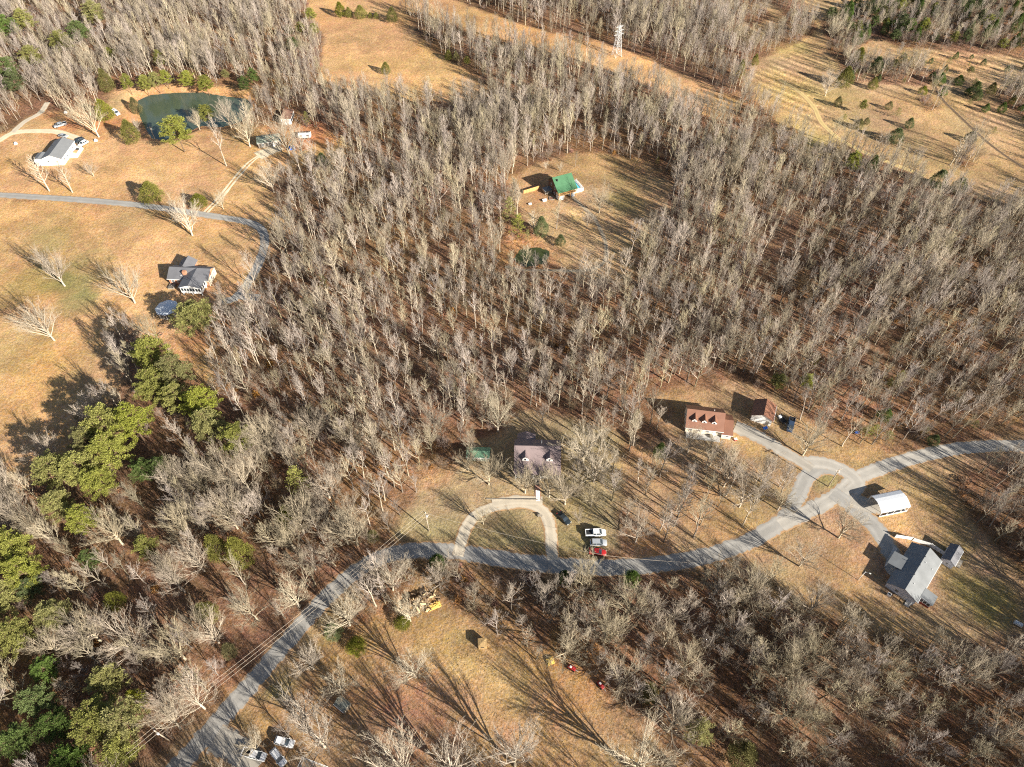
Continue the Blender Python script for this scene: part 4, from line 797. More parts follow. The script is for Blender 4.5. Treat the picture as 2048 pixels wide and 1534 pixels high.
def dormer(parent, x, yf, zb, w_, h_, depth, rise, wm, rm):
    """gabled dormer facing -y"""
    D = empty('dormer', (x, yf, zb)); D.parent = parent
    MB().exty([(-w_ / 2, -.8), (w_ / 2, -.8), (w_ / 2, h_), (0, h_ + rise), (-w_ / 2, h_)], 0, depth).build('face', wm, D)
    a_ = .22; s = rise / (w_ / 2); e = .005
    MB().exty([(-w_ / 2 - a_, h_ - s * a_ + e), (0, h_ + rise + e), (w_ / 2 + a_, h_ - s * a_ + e), (w_ / 2 + a_, h_ - s * a_ + .1), (0, h_ + rise + .12), (-w_ / 2 - a_, h_ - s * a_ + .1)], -.2, depth).build('roof', rm, D)
    f = MB().box(-.32, .32, -.06, .02, h_ * .15, h_ * .95).build('window', WHITE, D)
    MB().box(-.25, .25, -.08, .0, h_ * .15 + .07, h_ * .95 - .07).build('pane', GLASS, D)
def pipes(parent, pts, m=GALV):
    for p in pts: MB().tube((p[0], p[1], p[2] - .2), (p[0], p[1], p[2] + .45), .09).build('vent_pipe', m, parent)
def at(x, y): return (x, y, gz(x, y))
def rail(parent, pts, h=.95, z=0, m=WHITE, name='railing'):
    q = MB()
    for (ax, ay), (bx, by) in zip(pts[:-1], pts[1:]):
        L_ = math.hypot(bx - ax, by - ay); nb = max(2, int(L_ / .35))
        q.tube((ax, ay, z + h), (bx, by, z + h), .05, k=4); q.tube((ax, ay, z + .12), (bx, by, z + .12), .04, k=4)
        for i in range(nb + 1): t = i / nb; x, y = ax + (bx - ax) * t, ay + (by - ay) * t; q.tube((x, y, z), (x, y, z + h), .035 if i % 5 else .07, k=4)
    return q.build(name, m, parent)

# 1 main house, mauve metal roof
h = empty('house', at(7.6, 117), R_(-1.2), label='large house with mauve metal roof, two dormers and a white front porch', cat='house')
gable(h, -6.6, 6.6, -3.8, 4.6, 0, 4.6, 4.6, 8.0, .2, CREAM, RMAUVE, of=.0, ob=.5)
MB().extx([(-6.9, 3.35), (-3.8, 4.604), (-3.8, 4.74), (-6.9, 3.49)], -6.95, 6.95).build('porch_roof', RMAUVE, h)
MB().box(-6.6, 6.6, -6.6, -3.8, .9, 1.1).build('porch_deck', GWOOD, h)
for x in (-6.4, -3.2, -1.0, 1.0, 3.2, 6.4): MB().box(x - .09, x + .09, -6.55, -6.37, -.6, 3.45).build('porch_post', WHITE, h)
rail(h, [(-6.4, -6.5), (-1.0, -6.5)], z=1.1); rail(h, [(1.0, -6.5), (6.4, -6.5)], z=1.1); rail(h, [(-6.5, -6.4), (-6.5, -3.9)], z=1.1); rail(h, [(6.5, -6.4), (6.5, -3.9)], z=1.1)
dormer(h, -3.6, -3.2, 5.3, 1.9, 1.2, 3.3, .8, WHITE, RMAUVE); dormer(h, 3.6, -3.2, 5.3, 1.9, 1.2, 3.3, .8, WHITE, RMAUVE)
for x in (-4.6, -2.2, 2.2, 4.6): window(h, x, -3.8, 2.0, 1.1, 1.5, 0)
door(h, 0, -3.8, 1.1, 1.0, 2.1, 0)
for y in (-1.8, 1.8):
    window(h, -6.6, y, 2.0, 1.0, 1.4, R_(-90)); window(h, 6.6, y, 2.0, 1.0, 1.4, R_(90))
MB().box(-5.7, -.9, 4.6, 7.4, -.6, 3.4).build('back_wing_wall', CREAM, h)
MB().exty([(-6.1, 3.3), (-3.3, 4.6), (-.5, 3.3), (-.5, 3.45), (-3.3, 4.75), (-6.1, 3.45)], 4.3, 7.9).build('back_wing_roof', RMAUVE, h)
pipes(h, [(1.2, 2.0, 7.3), (1.25, 3.2, 6.6)], WHITE)
q = MB()
for i in range(6): q.box(-.7, .7, -6.6 - .32 * (i + 1), -6.6 - .32 * i, -.4, 1.1 - .18 * (i + 1))
q.build('porch_steps', GWOOD, h)
s_ = empty('walkway', at(7.6, 106.2), 0, label='brick and white slab walkway running down from the porch to the loop drive', cat='walkway')
q = MB(); q.box(-.8, .8, -3.2, 2.4, -.3, .12); q.build('path_base', mat('brick_paving', (.30, .17, .12), .9, .2, 3), s_)
q = MB()
for i in range(6):
    for j in range(2): q.box(-.58 + j * .62, -.04 + j * .62, -3.05 + i * .62, -2.52 + i * .62, .1, .17)
q.build('slab', WHITE, s_)
q = MB(); q.box(-9, 6, -.12, .12, -.3, .35); o = q.build('retaining_wall', GWOOD, None, loc=(1.5, 103.6, gz(1.5, 103.6)), rz=R_(-1)); tag(o, 'low timber retaining wall above the loop driveway', 'wall')
# green shed
h = empty('shed', at(-10.2, 118.8), R_(-2), label='small green roofed shed left of the mauve roofed house', cat='shed')
gable(h, -3.4, 3.4, -1.7, 1.7, 0, 2.2, 2.2, 3.0, 0, mat('pale_green_wall', (.36, .42, .34), .8, .1, 1), mat('faded_green_roof', (.10, .19, .12), .6, .1, .6, wave=('X', 1.1, .3)), .25, .25, .2)
door(h, 0, -1.7, 0, 1.4, 1.9, 0, GWOOD); window(h, -2.2, -1.7, 1.0, .7, .7, 0)

# 2 brown house with three dormers
h = empty('house', at(60.2, 130.6), R_(-8.8), label='cream house with brown metal roof and three white gabled dormers', cat='house')
gable(h, -5.5, 5.5, -3.9, 4.2, 0, 3.4, 3.4, 6.4, .4, CREAM, RBROWN, .6, .5)
for x in (-3.3, -.3, 2.7): dormer(h, x, -2.7, 4.25, 1.5, .95, 3.1, .75, WHITE, RBROWN)
gable(h, 5.52, 8.4, -4.6, 2.6, 0, 2.7, 2.9, 4.5, -.6, CREAM, RBROWN, .5, .4, .3, wall='wing_wall', roof='wing_roof')
for x in (-4.0, -1.6, 1.2): window(h, x, -3.9, 1.2, 1.0, 1.3, 0)
door(h, 3.3, -3.9, .1, 1.0, 2.1, 0); window(h, 7.2, -4.6, 1.1, 1.1, 1.1, 0)
window(h, -5.5, -1.5, 1.2, 1, 1.3, R_(-90)); window(h, -5.5, 1.5, 1.2, 1, 1.3, R_(-90)); window(h, -5.5, .4, 4.1, .8, 1.0, R_(-90))
MB().box(-5.2, 5.2, -6.2, -3.9, -.6, .35).build('patio', CONC, h)
rail(h, [(-5.1, -6.1), (1.8, -6.1)], z=.35); MB().box(2.0, 3.0, -5.2, -4.3, -.3, 1.1).build('planter', GWOOD, h)
pipes(h, [(2.6, 1.6, 5.6)], WHITE)
c_ = empty('cooler', at(69.4, 124.6), .3, label='small red box standing at the right corner of the brown roofed house', cat='box')
MB().box(-.45, .45, -.35, .35, 0, .6).build('body', CRED, c_, bevel=.05); MB().box(-.48, .48, -.38, .38, .6, .72).build('lid', WHITE, c_)
MB().tube((-.4, 0, .72), (.4, 0, .9), .03).build('handle', GALV, c_)
# 3 garage
h = empty('garage', at(79.9, 134.3), R_(68), label='white garage with brown metal roof behind the brown roofed house', cat='garage')
gable(h, -3.2, 3.2, -3.1, 3.1, 0, 2.9, 2.9, 4.6, 0, WHITE, RBROWN, .4, .4, .3)
d_ = MB().box(-1.2, 1.2, -.06, .02, 0, 2.2).build('overhead_door', WHITE, h, loc=(-3.2, .7, 0), rz=R_(-90))
door(h, -3.2, -2.0, 0, .9, 2.0, R_(-90), GWOOD); window(h, 0, -3.1, 1.1, 1, .9, 0)
b_ = empty('wheelbarrow', at(79.6, 128.9), .4, label='blue tub cart at the front corner of the garage', cat='cart')
MB().exty([(-.6, .5), (.6, .5), (.75, .95), (-.75, .95)], -.4, .4).build('tub', BLUE, b_)
for y in (-.3, .3): MB().tube((.4, y - .04, .25), (.4, y + .04, .25), .25, k=12).build('wheel', BLACK, b_)
for y in (-.35, .35): MB().tube((-.5, y, .5), (-1.3, y, .8), .03).build('handle', GWOOD, b_)

# 4 carport
h = empty('carport', at(109.3, 102.0), R_(12.5), label='open white metal carport with an arched roof by the driveway', cat='carport')
prof = [(-2.9, 2.35), (-2.55, 2.75), (-1.3, 3.25), (0, 3.5), (1.3, 3.25), (2.55, 2.75), (2.9, 2.35)]
MB().extx(prof + [(y * 1.0, z + .07) for y, z in reversed(prof)], -4.6, 4.6).build('roof', METALW, h)
for x in (-4.4, -2.2, 0, 2.2, 4.4):
    for y in (-2.8, 2.8): MB().box(x - .05, x + .05, y - .05, y + .05, -.3, 2.4).build('post', WHITE, h)
MB().box(-4.5, 4.5, -2.95, -2.88, .0, .55).build('side_rail', WHITE, h); MB().box(-4.5, 4.5, 2.88, 2.95, 1.2, 2.4).build('side_panel', METALW, h)
MB().box(-4.6, 4.6, -2.8, 2.8, -.4, .12).build('slab', CONC, h)

# 5 east house
h = empty('house', at(108.2, 80.2), R_(47), label='long white house with pale grey roof at the right of the photo', cat='house')
gable(h, -7.7, 7.7, -3.7, 3.9, 0, 2.7, 2.7, 4.6, .15, SIDING, RSHING, .4, .4, .35)
pipes(h, [(4.5, .1, 4.6), (1.2, .1, 4.6), (-2.4, .1, 4.6)], BLACK); pipes(h, [(3.2, -.8, 4.2), (-4.6, -1.0, 4.1), (3.4, -3.0, 3.0)], WHITE)
MB().extx([(3.0, 3.32), (6.6, 2.75), (6.6, 2.88), (3.0, 3.44)], -2.6, 2.0).build('porch_roof', RSHING, h)
for x in (-2.4, 1.8): MB().box(x - .08, x + .08, 6.3, 6.46, -.3, 2.77).build('porch_post', WHITE, h)
MB().box(-2.5, 1.9, 3.9, 6.5, -.3, .25).build('porch_floor', CONC, h); rail(h, [(-2.5, 6.45), (-1.2, 6.45)], z=.25)
MB().extx([(-7.0, -.6), (-4.1, -.6), (-4.1, 2.62), (-7.0, 2.3)], -5.8, -2.7).build('sunroom_wall', mat('red_siding', (.30, .06, .04), .7, .1, 1), h)
MB().extx([(-7.3, 2.32), (-3.9, 2.68), (-3.9, 2.78), (-7.3, 2.44)], -6.0, -2.5).build('sunroom_roof', RSHING, h)
MB().box(-5.87, -5.80, -7.0, -4.1, .95, 2.25).build('sunroom_band', WHITE, h)
for y in (-6.4, -5.5, -4.6): MB().box(-5.92, -5.86, y - .33, y + .33, 1.15, 2.1).build('sunroom_window', GLASS, h)
MB().box(-2.4, -1.0, -5.4, -4.1, -.2, .35).build('back_step', BRICK, h)
for x in (-6, -3.5, 3.5, 5.8): window(h, x, 3.9, 1.0, 1.1, 1.2, R_(180))
for x in (-.5, 2.5, 5.5): window(h, x, -3.7, 1.0, 1.1, 1.2, 0)
window(h, -7.7, 1.2, 1.1, 1.0, 1.1, R_(-90)); door(h, -7.7, -1.2, .1, .95, 2.05, R_(-90)); window(h, 7.7, 0, 1.1, 1.0, 1.1, R_(90)); door(h, 0, 3.9, .25, 1.0, 2.0, R_(180))
MB().box(-9.2, -7.7, -3.2, -2.0, -.3, .3).build('entry_slab', CONC, h); rail(h, [(-9.1, -3.1), (-7.8, -3.1)], z=.3)
a_ = empty('air_conditioner', at(100.2, 74.7), R_(47), label='white air conditioner box beside the gable end of the grey roofed house', cat='air conditioner')
MB().box(-.45, .45, -.45, .45, 0, .85).build('case', WHITE, a_, bevel=.04); MB().tube((0, 0, .85), (0, 0, .9), .33, k=16).build('fan_grille', BLACK, a_)
wk = []
P = smooth_line([(107.0, 88.6), (105.2, 86.4), (103.4, 84.2), (102.4, 82.4), (102.9, 80.9), (104.0, 80.3)], .3)
T = np.gradient(P, axis=0); T /= np.linalg.norm(T, axis=1)[:, None]; Nn = np.stack([-T[:, 1], T[:, 0]], 1)
z0 = gz(104, 84) + .12; V = [(*(p + n_ * s), z0) for s in (-.55, .55) for p, n_ in zip(P, Nn)]; V += [(x, y, z - .5) for x, y, z in V]; m_ = len(P)
F = [(i + 1, i, m_ + i, m_ + i + 1) for i in range(m_ - 1)] + [(i, i + 1, 2 * m_ + i + 1, 2 * m_ + i) for i in range(m_ - 1)] + [(m_ + i + 1, m_ + i, 3 * m_ + i, 3 * m_ + i + 1) for i in range(m_ - 1)] + [(0, 2 * m_, 3 * m_, m_), (m_ - 1, 2 * m_ - 1, 4 * m_ - 1, 3 * m_ - 1)]
o = mk('garden_path', V, F, CONC); tag(o, kind='structure')
# outbuilding
h = empty('outbuilding', at(120.9, 85.6), R_(47), label='small white outbuilding with a dark grey roof behind the pale grey roofed house', cat='shed')
gable(h, -2.9, 2.9, -1.6, 1.6, 0, 2.3, 2.3, 3.4, 0, SIDING, RDARK, .2, .2, .2)
window(h, -2.9, 0, 1.0, .7, .8, R_(-90)); door(h, 0, -1.6, 0, 1.0, 1.9, 0)
MB().box(-1.2, 1.6, -3.2, -1.6, -.2, .4).build('ramp', GWOOD, h)
def fence(name, a_, b_, hh, m, label, cat='fence'):
    L_ = math.hypot(b_[0] - a_[0], b_[1] - a_[1]); o = empty(name, at(*a_), math.atan2(b_[1] - a_[1], b_[0] - a_[0]), label=label, cat=cat)
    MB().box(0, L_, -.04, .04, .05, hh).build('panel', m, o); nn = max(1, int(L_ / 2.4))
    for i in range(nn + 1): MB().box(L_ * i / nn - .07, L_ * i / nn + .07, -.08, .08, -.2, hh + .1).build('post', WHITE, o)
    return o
fence('fence', (107.9, 91.8), (112.2, 91.0), 1.5, WHITE, 'white board fence at the upper left corner of the grey roofed house'); fence('fence', (112.6, 90.8), (116.8, 89.2), 1.5, WHITE, 'white board fence between the grey roofed house and its outbuilding'); fence('fence', (117.0, 89.1), (119.6, 86.6), 1.5, WHITE, 'short white fence panel touching the dark roofed outbuilding')

# 6 green roofed house
h = empty('house', at(21.4, 256.6), R_(24), label='dark sided house with bright green metal roof in the forest clearing', cat='house')
gable(h, -4.2, 4.2, -3.2, 4.4, 0, 5.2, 4.6, 7.6, .6, LOGW, RGREEN, .0, .5, .4)
MB().extx([(-5.9, 3.9), (-3.2, 5.204), (-3.2, 5.33), (-5.9, 4.03)], -4.6, 4.6).build('porch_roof', RGREEN, h)
MB().box(-4.2, 4.2, -5.8, -3.2, 2.3, 2.5).build('balcony_floor', WOOD, h); rail(h, [(-4.2, -5.75), (4.2, -5.75)], z=2.5, m=ORANGEW)
for x in (-4.1, -1.4, 1.4, 4.1): MB().box(x - .1, x + .1, -5.8, -5.6, -.3, 4.0).build('post', ORANGEW, h)
MB().box(-4.25, 4.25, -3.3, -3.18, -.3, 2.25).build('basement_wall', WHITE, h)
MB().box(-4.2, -1.6, -5.75, -3.3, -.3, 1.9).build('lattice', WHITE, h)
door(h, 1.0, -3.3, 0, 1.0, 2.0, 0, GWOOD); window(h, -.8, -3.2, 3.2, 1.1, 1.2, 0); window(h, 2.2, -3.2, 3.2, 1.1, 1.2, 0)
for y in (-1.6, 1.6): window(h, -4.2, y, 3.2, 1.0, 1.2, R_(-90)); window(h, -4.2, y, .8, 1.0, 1.0, R_(-90))
MB().box(-3.2, -2.7, -1.3, -.8, 6.0, 7.4).build('chimney', BLACK, h)
MB().box(-7.6, -4.2, .5, 3.3, -.3, 1.6).build('side_room', GWOOD, h); MB().box(-7.8, -4.2, .3, 3.5, 1.6, 1.72).build('side_roof', RGREY, h)
p_ = empty('swimming_pool', at(27.3, 259.2), R_(24), label='rectangular above ground pool with white deck beside the green roofed house', cat='pool')
q = MB(); q.box(-2.3, -1.5, -3.6, 3.6, -.3, 1.2).box(1.5, 2.3, -3.6, 3.6, -.3, 1.2).box(-1.5, 1.5, -3.6, -2.6, -.3, 1.2).box(-1.5, 1.5, 2.8, 3.6, -.3, 1.2); q.build('deck', WHITE, p_)
MB().box(-1.5, 1.5, -2.6, 2.8, .2, 1.0).build('water', POOLW, p_); rail(p_, [(2.25, -3.5), (2.25, 3.5)], z=1.2, h=.6)
o = empty('timber_wall', at(8.4, 256.2), math.atan2(3.4, 6.9), label='pale orange timber wall left of the green roofed house', cat='wall')
MB().box(-3.9, 3.9, -.08, .08, -.1, 1.7).build('boards', ORANGEW, o)
for i in range(6): MB().box(-3.9 + i * 1.52, -3.75 + i * 1.52, -.17, -.085, -.2, 1.75).build('post', WOOD, o)
for (u, v, s, lab) in ((1089, 402, 1.0, 'white chest on the lawn in front of the green roofed house'), (1060, 409, .75, 'small white box on the bare ground near the bright pine')):
    x, y, z = G(u, v); o = empty('storage_box', (x, y, z), .3, label=lab, cat='box'); MB().box(-.9 * s, .9 * s, -.45 * s, .45 * s, 0, .7 * s).build('body', GALV, o, bevel=.04); MB().box(-.95 * s, .95 * s, -.5 * s, .5 * s, .7 * s, .82 * s).build('lid', WHITE, o, bevel=.03)
x, y, z = G(1103, 397); o = empty('garden_bed', (x, y, z), .1, label='square white edged garden bed beside the green roofed house', cat='garden bed')
MB().box(-1.1, 1.1, -1.1, -.95, 0, .3).box(-1.1, 1.1, .95, 1.1, 0, .3).box(-1.1, -.95, -.95, .95, 0, .3).box(.95, 1.1, -.95, .95, 0, .3).build('frame', GWOOD, o); MB().box(-.95, .95, -.95, .95, -.05, .12).build('soil', RUSTLEAF, o)

# 7 white building top left
h = empty('house', at(-204.2, 281.0), R_(90), label='long white building with grey metal roof at the upper left', cat='house')
gable(h, -7.0, 7.0, -4.3, 4.3, 0, 3.3, 3.3, 5.0, 0, WHITE, RGREY, .3, .3, .3)
gable(h, -7.02, -2.0, 4.3, 8.2, 0, 2.9, 2.7, 3.3, 6.2, WHITE, RGREY, .0, .3, .25, wall='wing_wall', roof='wing_roof')
for x in (-5, -2, 1, 4): window(h, x, -4.3, 1.3, 1.1, 1.2, 0)
window(h, -7.0, -2, 1.3, 1.2, 1.1, R_(-90)); window(h, -7.0, 2, 1.3, 1.2, 1.1, R_(-90)); door(h, 6, -4.3, .1, 1, 2.1, 0); pipes(h, [(1.5, 2.2, 4.2)], BLACK)
MB().box(-1.5, 5.5, -8.0, -4.3, -.4, .9).build('deck', WHITE, h); rail(h, [(-1.5, -7.9), (5.5, -7.9), (5.5, -4.5)], z=.9)
MB().box(1, 2.6, -7.2, -5.6, .9, 1.6).build('table', WOOD, h); MB().box(3.3, 4.3, -6.8, -5.8, .9, 1.5).build('seat', BLACK, h)

# 8 mid-left house
h = empty('house', at(-120.0, 198.4), R_(-4), label='brick house with dark grey roof and a raised white sunroom', cat='house')
gable(h, -7.5, 7.5, -3.8, 3.4, 0, 3.0, 3.0, 4.9, .3, BRICK, RDARK, .4, .4)
MB().box(7.5, 7.62, -3.7, 3.3, -.6, 2.9).build('side_panel', CREAM, h)
MB().exty([(-5.9, -.6), (-.6, -.6), (-.6, 3.0), (-3.2, 4.7), (-5.9, 3.0)], 2.0, 6.8).build('back_wing_wall', BRICK, h)
MB().exty([(-6.3, 2.78), (-3.2, 4.72), (-.2, 2.78), (-.2, 2.9), (-3.2, 4.86), (-6.3, 2.9)], 1.2, 7.2).build('back_wing_roof', RDARK, h)
MB().exty([(-.9, .9), (6.7, .9), (6.7, 3.8), (2.9, 5.0), (-.9, 3.8)], -9.0, -3.2).build('sunroom_wall', WHITE, h)
MB().exty([(-1.3, 3.72), (2.9, 5.04), (7.1, 3.72), (7.1, 3.84), (2.9, 5.2), (-1.3, 3.84)], -9.4, 0).build('sunroom_roof', RDARK, h)
for i in range(7): MB().box(-.55 + i * 1.06, .05 + i * 1.06 + .15, -9.08, -9.0, 2.0, 3.3).build('sunroom_window', GLASS, h)
for i in range(4): MB().box(6.7, 6.78, -8.5 + i * 1.4, -7.6 + i * 1.4, 2.0, 3.3).build('sunroom_window', GLASS, h)
for x in (-.6, 2.9, 6.4):
    for y in (-8.7, -4.5): MB().box(x - .12, x + .12, y - .12, y + .12, -.6, .9).build('stilt', WHITE, h)
MB().box(-1.9, -.6, -2.6, -1.5, 3.0, 5.3).build('chimney', BRICK, h)
for x in (-6, -3.8): window(h, x, -3.8, 1.1, 1.2, 1.2, 0)
window(h, 7.62, -1, 1.2, 1, 1.1, R_(90)); window(h, 7.62, 1.6, 1.2, 1, 1.1, R_(90)); pipes(h, [(-2.6, -2.8, 3.6)], WHITE)
MB().box(-7.6, -5.4, -6.3, -3.9, -.3, .5).build('side_steps', GWOOD, h); rail(h, [(-7.5, -6.2), (-5.5, -6.2)], z=.5, m=BLACK)
# gazebo
g_ = empty('gazebo', at(-124.0, 180.6), R_(10), label='octagonal gazebo with pale blue-white roof on the lawn', cat='gazebo')
q = MB(); n_ = 8; rr = 4.1; V = [(math.cos(i * math.pi / 4) * rr, math.sin(i * math.pi / 4) * rr, 2.5) for i in range(8)] + [(0, 0, 4.1)] + [(math.cos(i * math.pi / 4) * rr, math.sin(i * math.pi / 4) * rr, 2.35) for i in range(8)]
mk('roof', V, [(i, (i + 1) % 8, 8) for i in range(8)] + [(i, 9 + i, 9 + (i + 1) % 8, (i + 1) % 8) for i in range(8)] + [tuple(9 + i for i in reversed(range(8)))], mat('white_shingle', (.60, .64, .68), .6, .05, 1), g_)
for i in range(8): x, y = math.cos(i * math.pi / 4) * 3.6, math.sin(i * math.pi / 4) * 3.6; MB().box(x - .09, x + .09, y - .09, y + .09, -.2, 2.4).build('post', WHITE, g_)
MB().extz([(math.cos(i * math.pi / 4) * 3.8, math.sin(i * math.pi / 4) * 3.8) for i in range(8)], -.3, .3).build('floor', GWOOD, g_)
# 9 small white shed with rusty roof
h = empty('shed', at(-107.6, 311.8), R_(92), label='small white shed with rusty brown roof above the farm yard', cat='shed')
lean(h, -4.2, 4.2, -2.2, 2.2, 0, 2.8, 3.2, WHITE, RRUST)
for x in (-2.4, 0, 2.4): MB().box(x - .8, x + .8, -2.27, -2.2, .2, 2.1).build('door', BLACK, h)  # black panels stand in for the shade inside the open bays
# farmhouse and camper
h = empty('farmhouse', at(-112.0, 291.5), R_(15), label='weathered low farmhouse with grey-green roof half hidden by bare trees', cat='house')
gable(h, -5, 5, -3, 3, 0, 2.6, 2.6, 3.8, 0, GWOOD, mat('mossy_roof', (.20, .23, .18), .8, .4, .8), .3, .3)
for x in (-3, 0, 3): window(h, x, -3, 1.0, 1, 1, 0)
door(h, 1.6, -3, 0, 1, 2, 0)
h = empty('camper_trailer', at(-96.5, 296.2), R_(5), label='white camper trailer right of the farmhouse', cat='trailer')
MB().extx([(-1.1, .5), (1.1, .5), (1.15, 2.2), (.9, 2.5), (-.9, 2.5), (-1.15, 2.2)], -2.8, 2.8).build('body', WHITE, h, bevel=.1)
MB().box(-2.6, 2.6, .0, 1.0, 2.5, 2.56).build('roof_mat', BLACK, h)
for x in (-.4, .6):
    for y in (-1.12, 1.12): MB().tube((x, y - .1, .35), (x, y + .1, .35), .35, k=14).build('wheel', BLACK, h)
for x in (-1.6, 1.4): MB().box(x - .5, x + .5, -1.2, -1.13, 1.3, 1.9).build('window', GLASS, h)
x, y, z = G(584, 297)
def tarp(name, x, y, z, sx, sy, hh, m, lab, cat='tarp'):
    n = 12; r = np.random.default_rng(int(abs(x * 10))); V = []
    for i in range(n):
        for j in range(n):
            a_, b_ = i / (n - 1) * 2 - 1, j / (n - 1) * 2 - 1; e = max(abs(a_), abs(b_)); V.append(((a_) * sx * (1 + r.normal(0, .03)), b_ * sy * (1 + r.normal(0, .03)), max(-.1, hh * (1 - e ** 3) + r.normal(0, hh * .14)) if e < 1 else -.15))
    F = [(i * n + j, (i + 1) * n + j, (i + 1) * n + j + 1, i * n + j + 1) for i in range(n - 1) for j in range(n - 1)]
    o = mk(name, V, F, m); o.location = (x, y, z); o.rotation_euler = (0, 0, .4); tag(o, lab, cat); return o
tarp('tarp', x, y, z, 1.5, 1.2, 1.1, BLUE, 'bright blue tarp over a heap in the farm yard')
x, y, z = G(1100, 1322); tarp('tarp', x, y, z, 1.1, 1.0, .7, YELLOW, 'crumpled yellow tarp at the upper edge of the bottom field')
x, y, z = G(1713, 866); o = empty('barrel', (x, y, z), 0, label='blue barrel lying by the two small pines above the east road', cat='barrel')
MB().tube((-.6, 0, .4), (.6, 0, .4), .42, k=14).build('drum', BLUE, o)
for xx in (-.3, .3): MB().tube((xx - .03, 0, .4), (xx + .03, 0, .4), .45, k=14).build('hoop', BLACK, o)
# small grey shed at the bottom
x, y, z = G(687, 1412); h = empty('shed', (x, y, z), R_(-35), label='tiny grey shed among bare trees near the bottom', cat='shed')
gable(h, -1.5, 1.5, -1.1, 1.1, 0, 1.8, 1.8, 2.3, 0, GWOOD, mat('grey_green_roof', (.17, .18, .155), .7, .15, 1), .15, .15, .15); door(h, -.4, -1.1, 0, .8, 1.6, 0)
x, y, z = G(625, 1546); h = empty('dog_kennel', (x, y, z), R_(-18), label='white framed wire pen at the bottom edge right of the vehicles', cat='pen')
q = MB()
for a_ in (-3.2, 3.2):
    for b_ in (-2, 2): q.tube((a_, b_, 0), (a_, b_, 2), .06, k=5)
for b_ in (-2, 2): q.tube((-3.2, b_, 2), (3.2, b_, 2), .06, k=5).tube((-3.2, b_, .1), (3.2, b_, .1), .04, k=5)
for a_ in (-3.2, 3.2): q.tube((a_, -2, 2), (a_, 2, 2), .06, k=5).tube((a_, -2, .1), (a_, 2, .1), .04, k=5)
q.build('frame', WHITE, h); q = MB()
for i in range(33): q.tube((-3.2 + i * .2, -2, 2.01), (-3.2 + i * .2, 2, 2.01), .012, k=3)
for i in range(21): q.tube((-3.2, -2 + i * .2, 2.03), (3.2, -2 + i * .2, 2.03), .012, k=3)
q.build('wire_mesh', GALV, h)
# hunting blind, straw coloured
x, y, z = G(965, 1290); h = empty('hunting_blind', (x, y, z), R_(3), label='straw coloured square blind alone in the bottom field', cat='blind')
MB().extz([(-1.05, -1.05), (1.05, -1.05), (1.05, 1.05), (-1.05, 1.05)], -.1, 1.9).build('walls', STRAW, h, bevel=.12)
mk('top', [(-1.1, -1.1, 1.9), (1.1, -1.1, 1.9), (1.1, 1.1, 1.9), (-1.1, 1.1, 1.9), (0, 0, 2.15)], [(0, 1, 4), (1, 2, 4), (2, 3, 4), (3, 0, 4), (3, 2, 1, 0)], STRAW, h)
MB().box(-.4, .4, -1.12, -1.04, 1.1, 1.5).build('opening', BLACK, h)
# red implement
for (u, v, ang, lab) in ((1143, 1337, -.5, 'red farm implement at the upper edge of the bottom field'), (1201, 1371, -.9, 'dark red implement half under trees right of the bottom field')):
    x, y, z = G(u, v); o = empty('farm_implement', (x, y, z), ang, label=lab, cat='implement')
    MB().exty([(-1.1, .35), (1.0, .35), (1.1, .7), (.4, 1.0), (-.9, .8)], -.45, .45).build('body', CRED, o, bevel=.05)
    for sx in (-.7, .7):
        for sy in (-.55, .55): MB().tube((sx, sy - .08, .3), (sx, sy + .08, .3), .3, k=12).build('wheel', BLACK, o)
    MB().tube((1.0, 0, .5), (1.9, 0, .4), .05).build('hitch', GALV, o); MB().box(-.5, 0, -.25, .25, .9, 1.15).build('seat', WHITE, o)
# debris pile
x, y, z = G(843, 1205); r = np.random.default_rng(12); q = MB(); q2 = MB()
for i in range(95):
    a_ = r.uniform(0, 6.28); rr = r.uniform(0, 1) ** .6; px, py = math.cos(a_) * rr * 5.0, math.sin(a_) * rr * 3.2; zz = max(.15, (1 - rr) * 1.6 + r.uniform(-.2, .3)); L_ = r.uniform(.5, 1.9); t = r.uniform(0, 6.28); e = r.normal(0, .3); k_ = r.uniform(.09, .3)
    dx, dy, dz = math.cos(t) * math.cos(e) * L_ / 2, math.sin(t) * math.cos(e) * L_ / 2, math.sin(e) * L_ / 2
    (q if i % 4 else q2).tube((px - dx, py - dy, zz - dz), (px + dx, py + dy, zz + dz), k_, k_ * .8, k=7)
o = empty('debris_pile', (x, y, z), R_(20), label='heap of cut logs and stumps at the upper left of the bottom field', cat='wood pile')
q.build('logs', mat('log_bark', (.17, .115, .07), .9, .3, 2), o); q2.build('split_wood', mat('split_wood', (.55, .40, .22), .85, .2, 2), o)
x, y, z = G(868, 1212); tarp('sawdust_heap', x, y, z, 2.0, 1.0, .45, mat('sawdust', (.52, .32, .08), .95, .25, 2), 'golden sawdust heap along the lower side of the debris pile', 'heap')
x, y, z = G(322, 670); o = empty('fire_pit', (x, y, z), 0, label='small rust coloured fire pit on the lawn below the gazebo', cat='fire pit')
q = MB()
for i in range(10): a_ = i * .628; q.box(math.cos(a_) * .7 - .16, math.cos(a_) * .7 + .16, math.sin(a_) * .7 - .16, math.sin(a_) * .7 + .16, -.05, .42)
q.build('stone_ring', BRICK, o); MB().tube((0, 0, 0), (0, 0, .1), .55, k=10).build('ash', BLACK, o)
x, y, z = G(2034, 1249); o = empty('metal_tank', (x, y, z), R_(-35), label='ribbed grey metal bin in the shadow striped lawn at the right edge', cat='bin')
MB().tube((-.9, 0, .6), (.9, 0, .6), .6, k=16).build('drum', GALV, o)
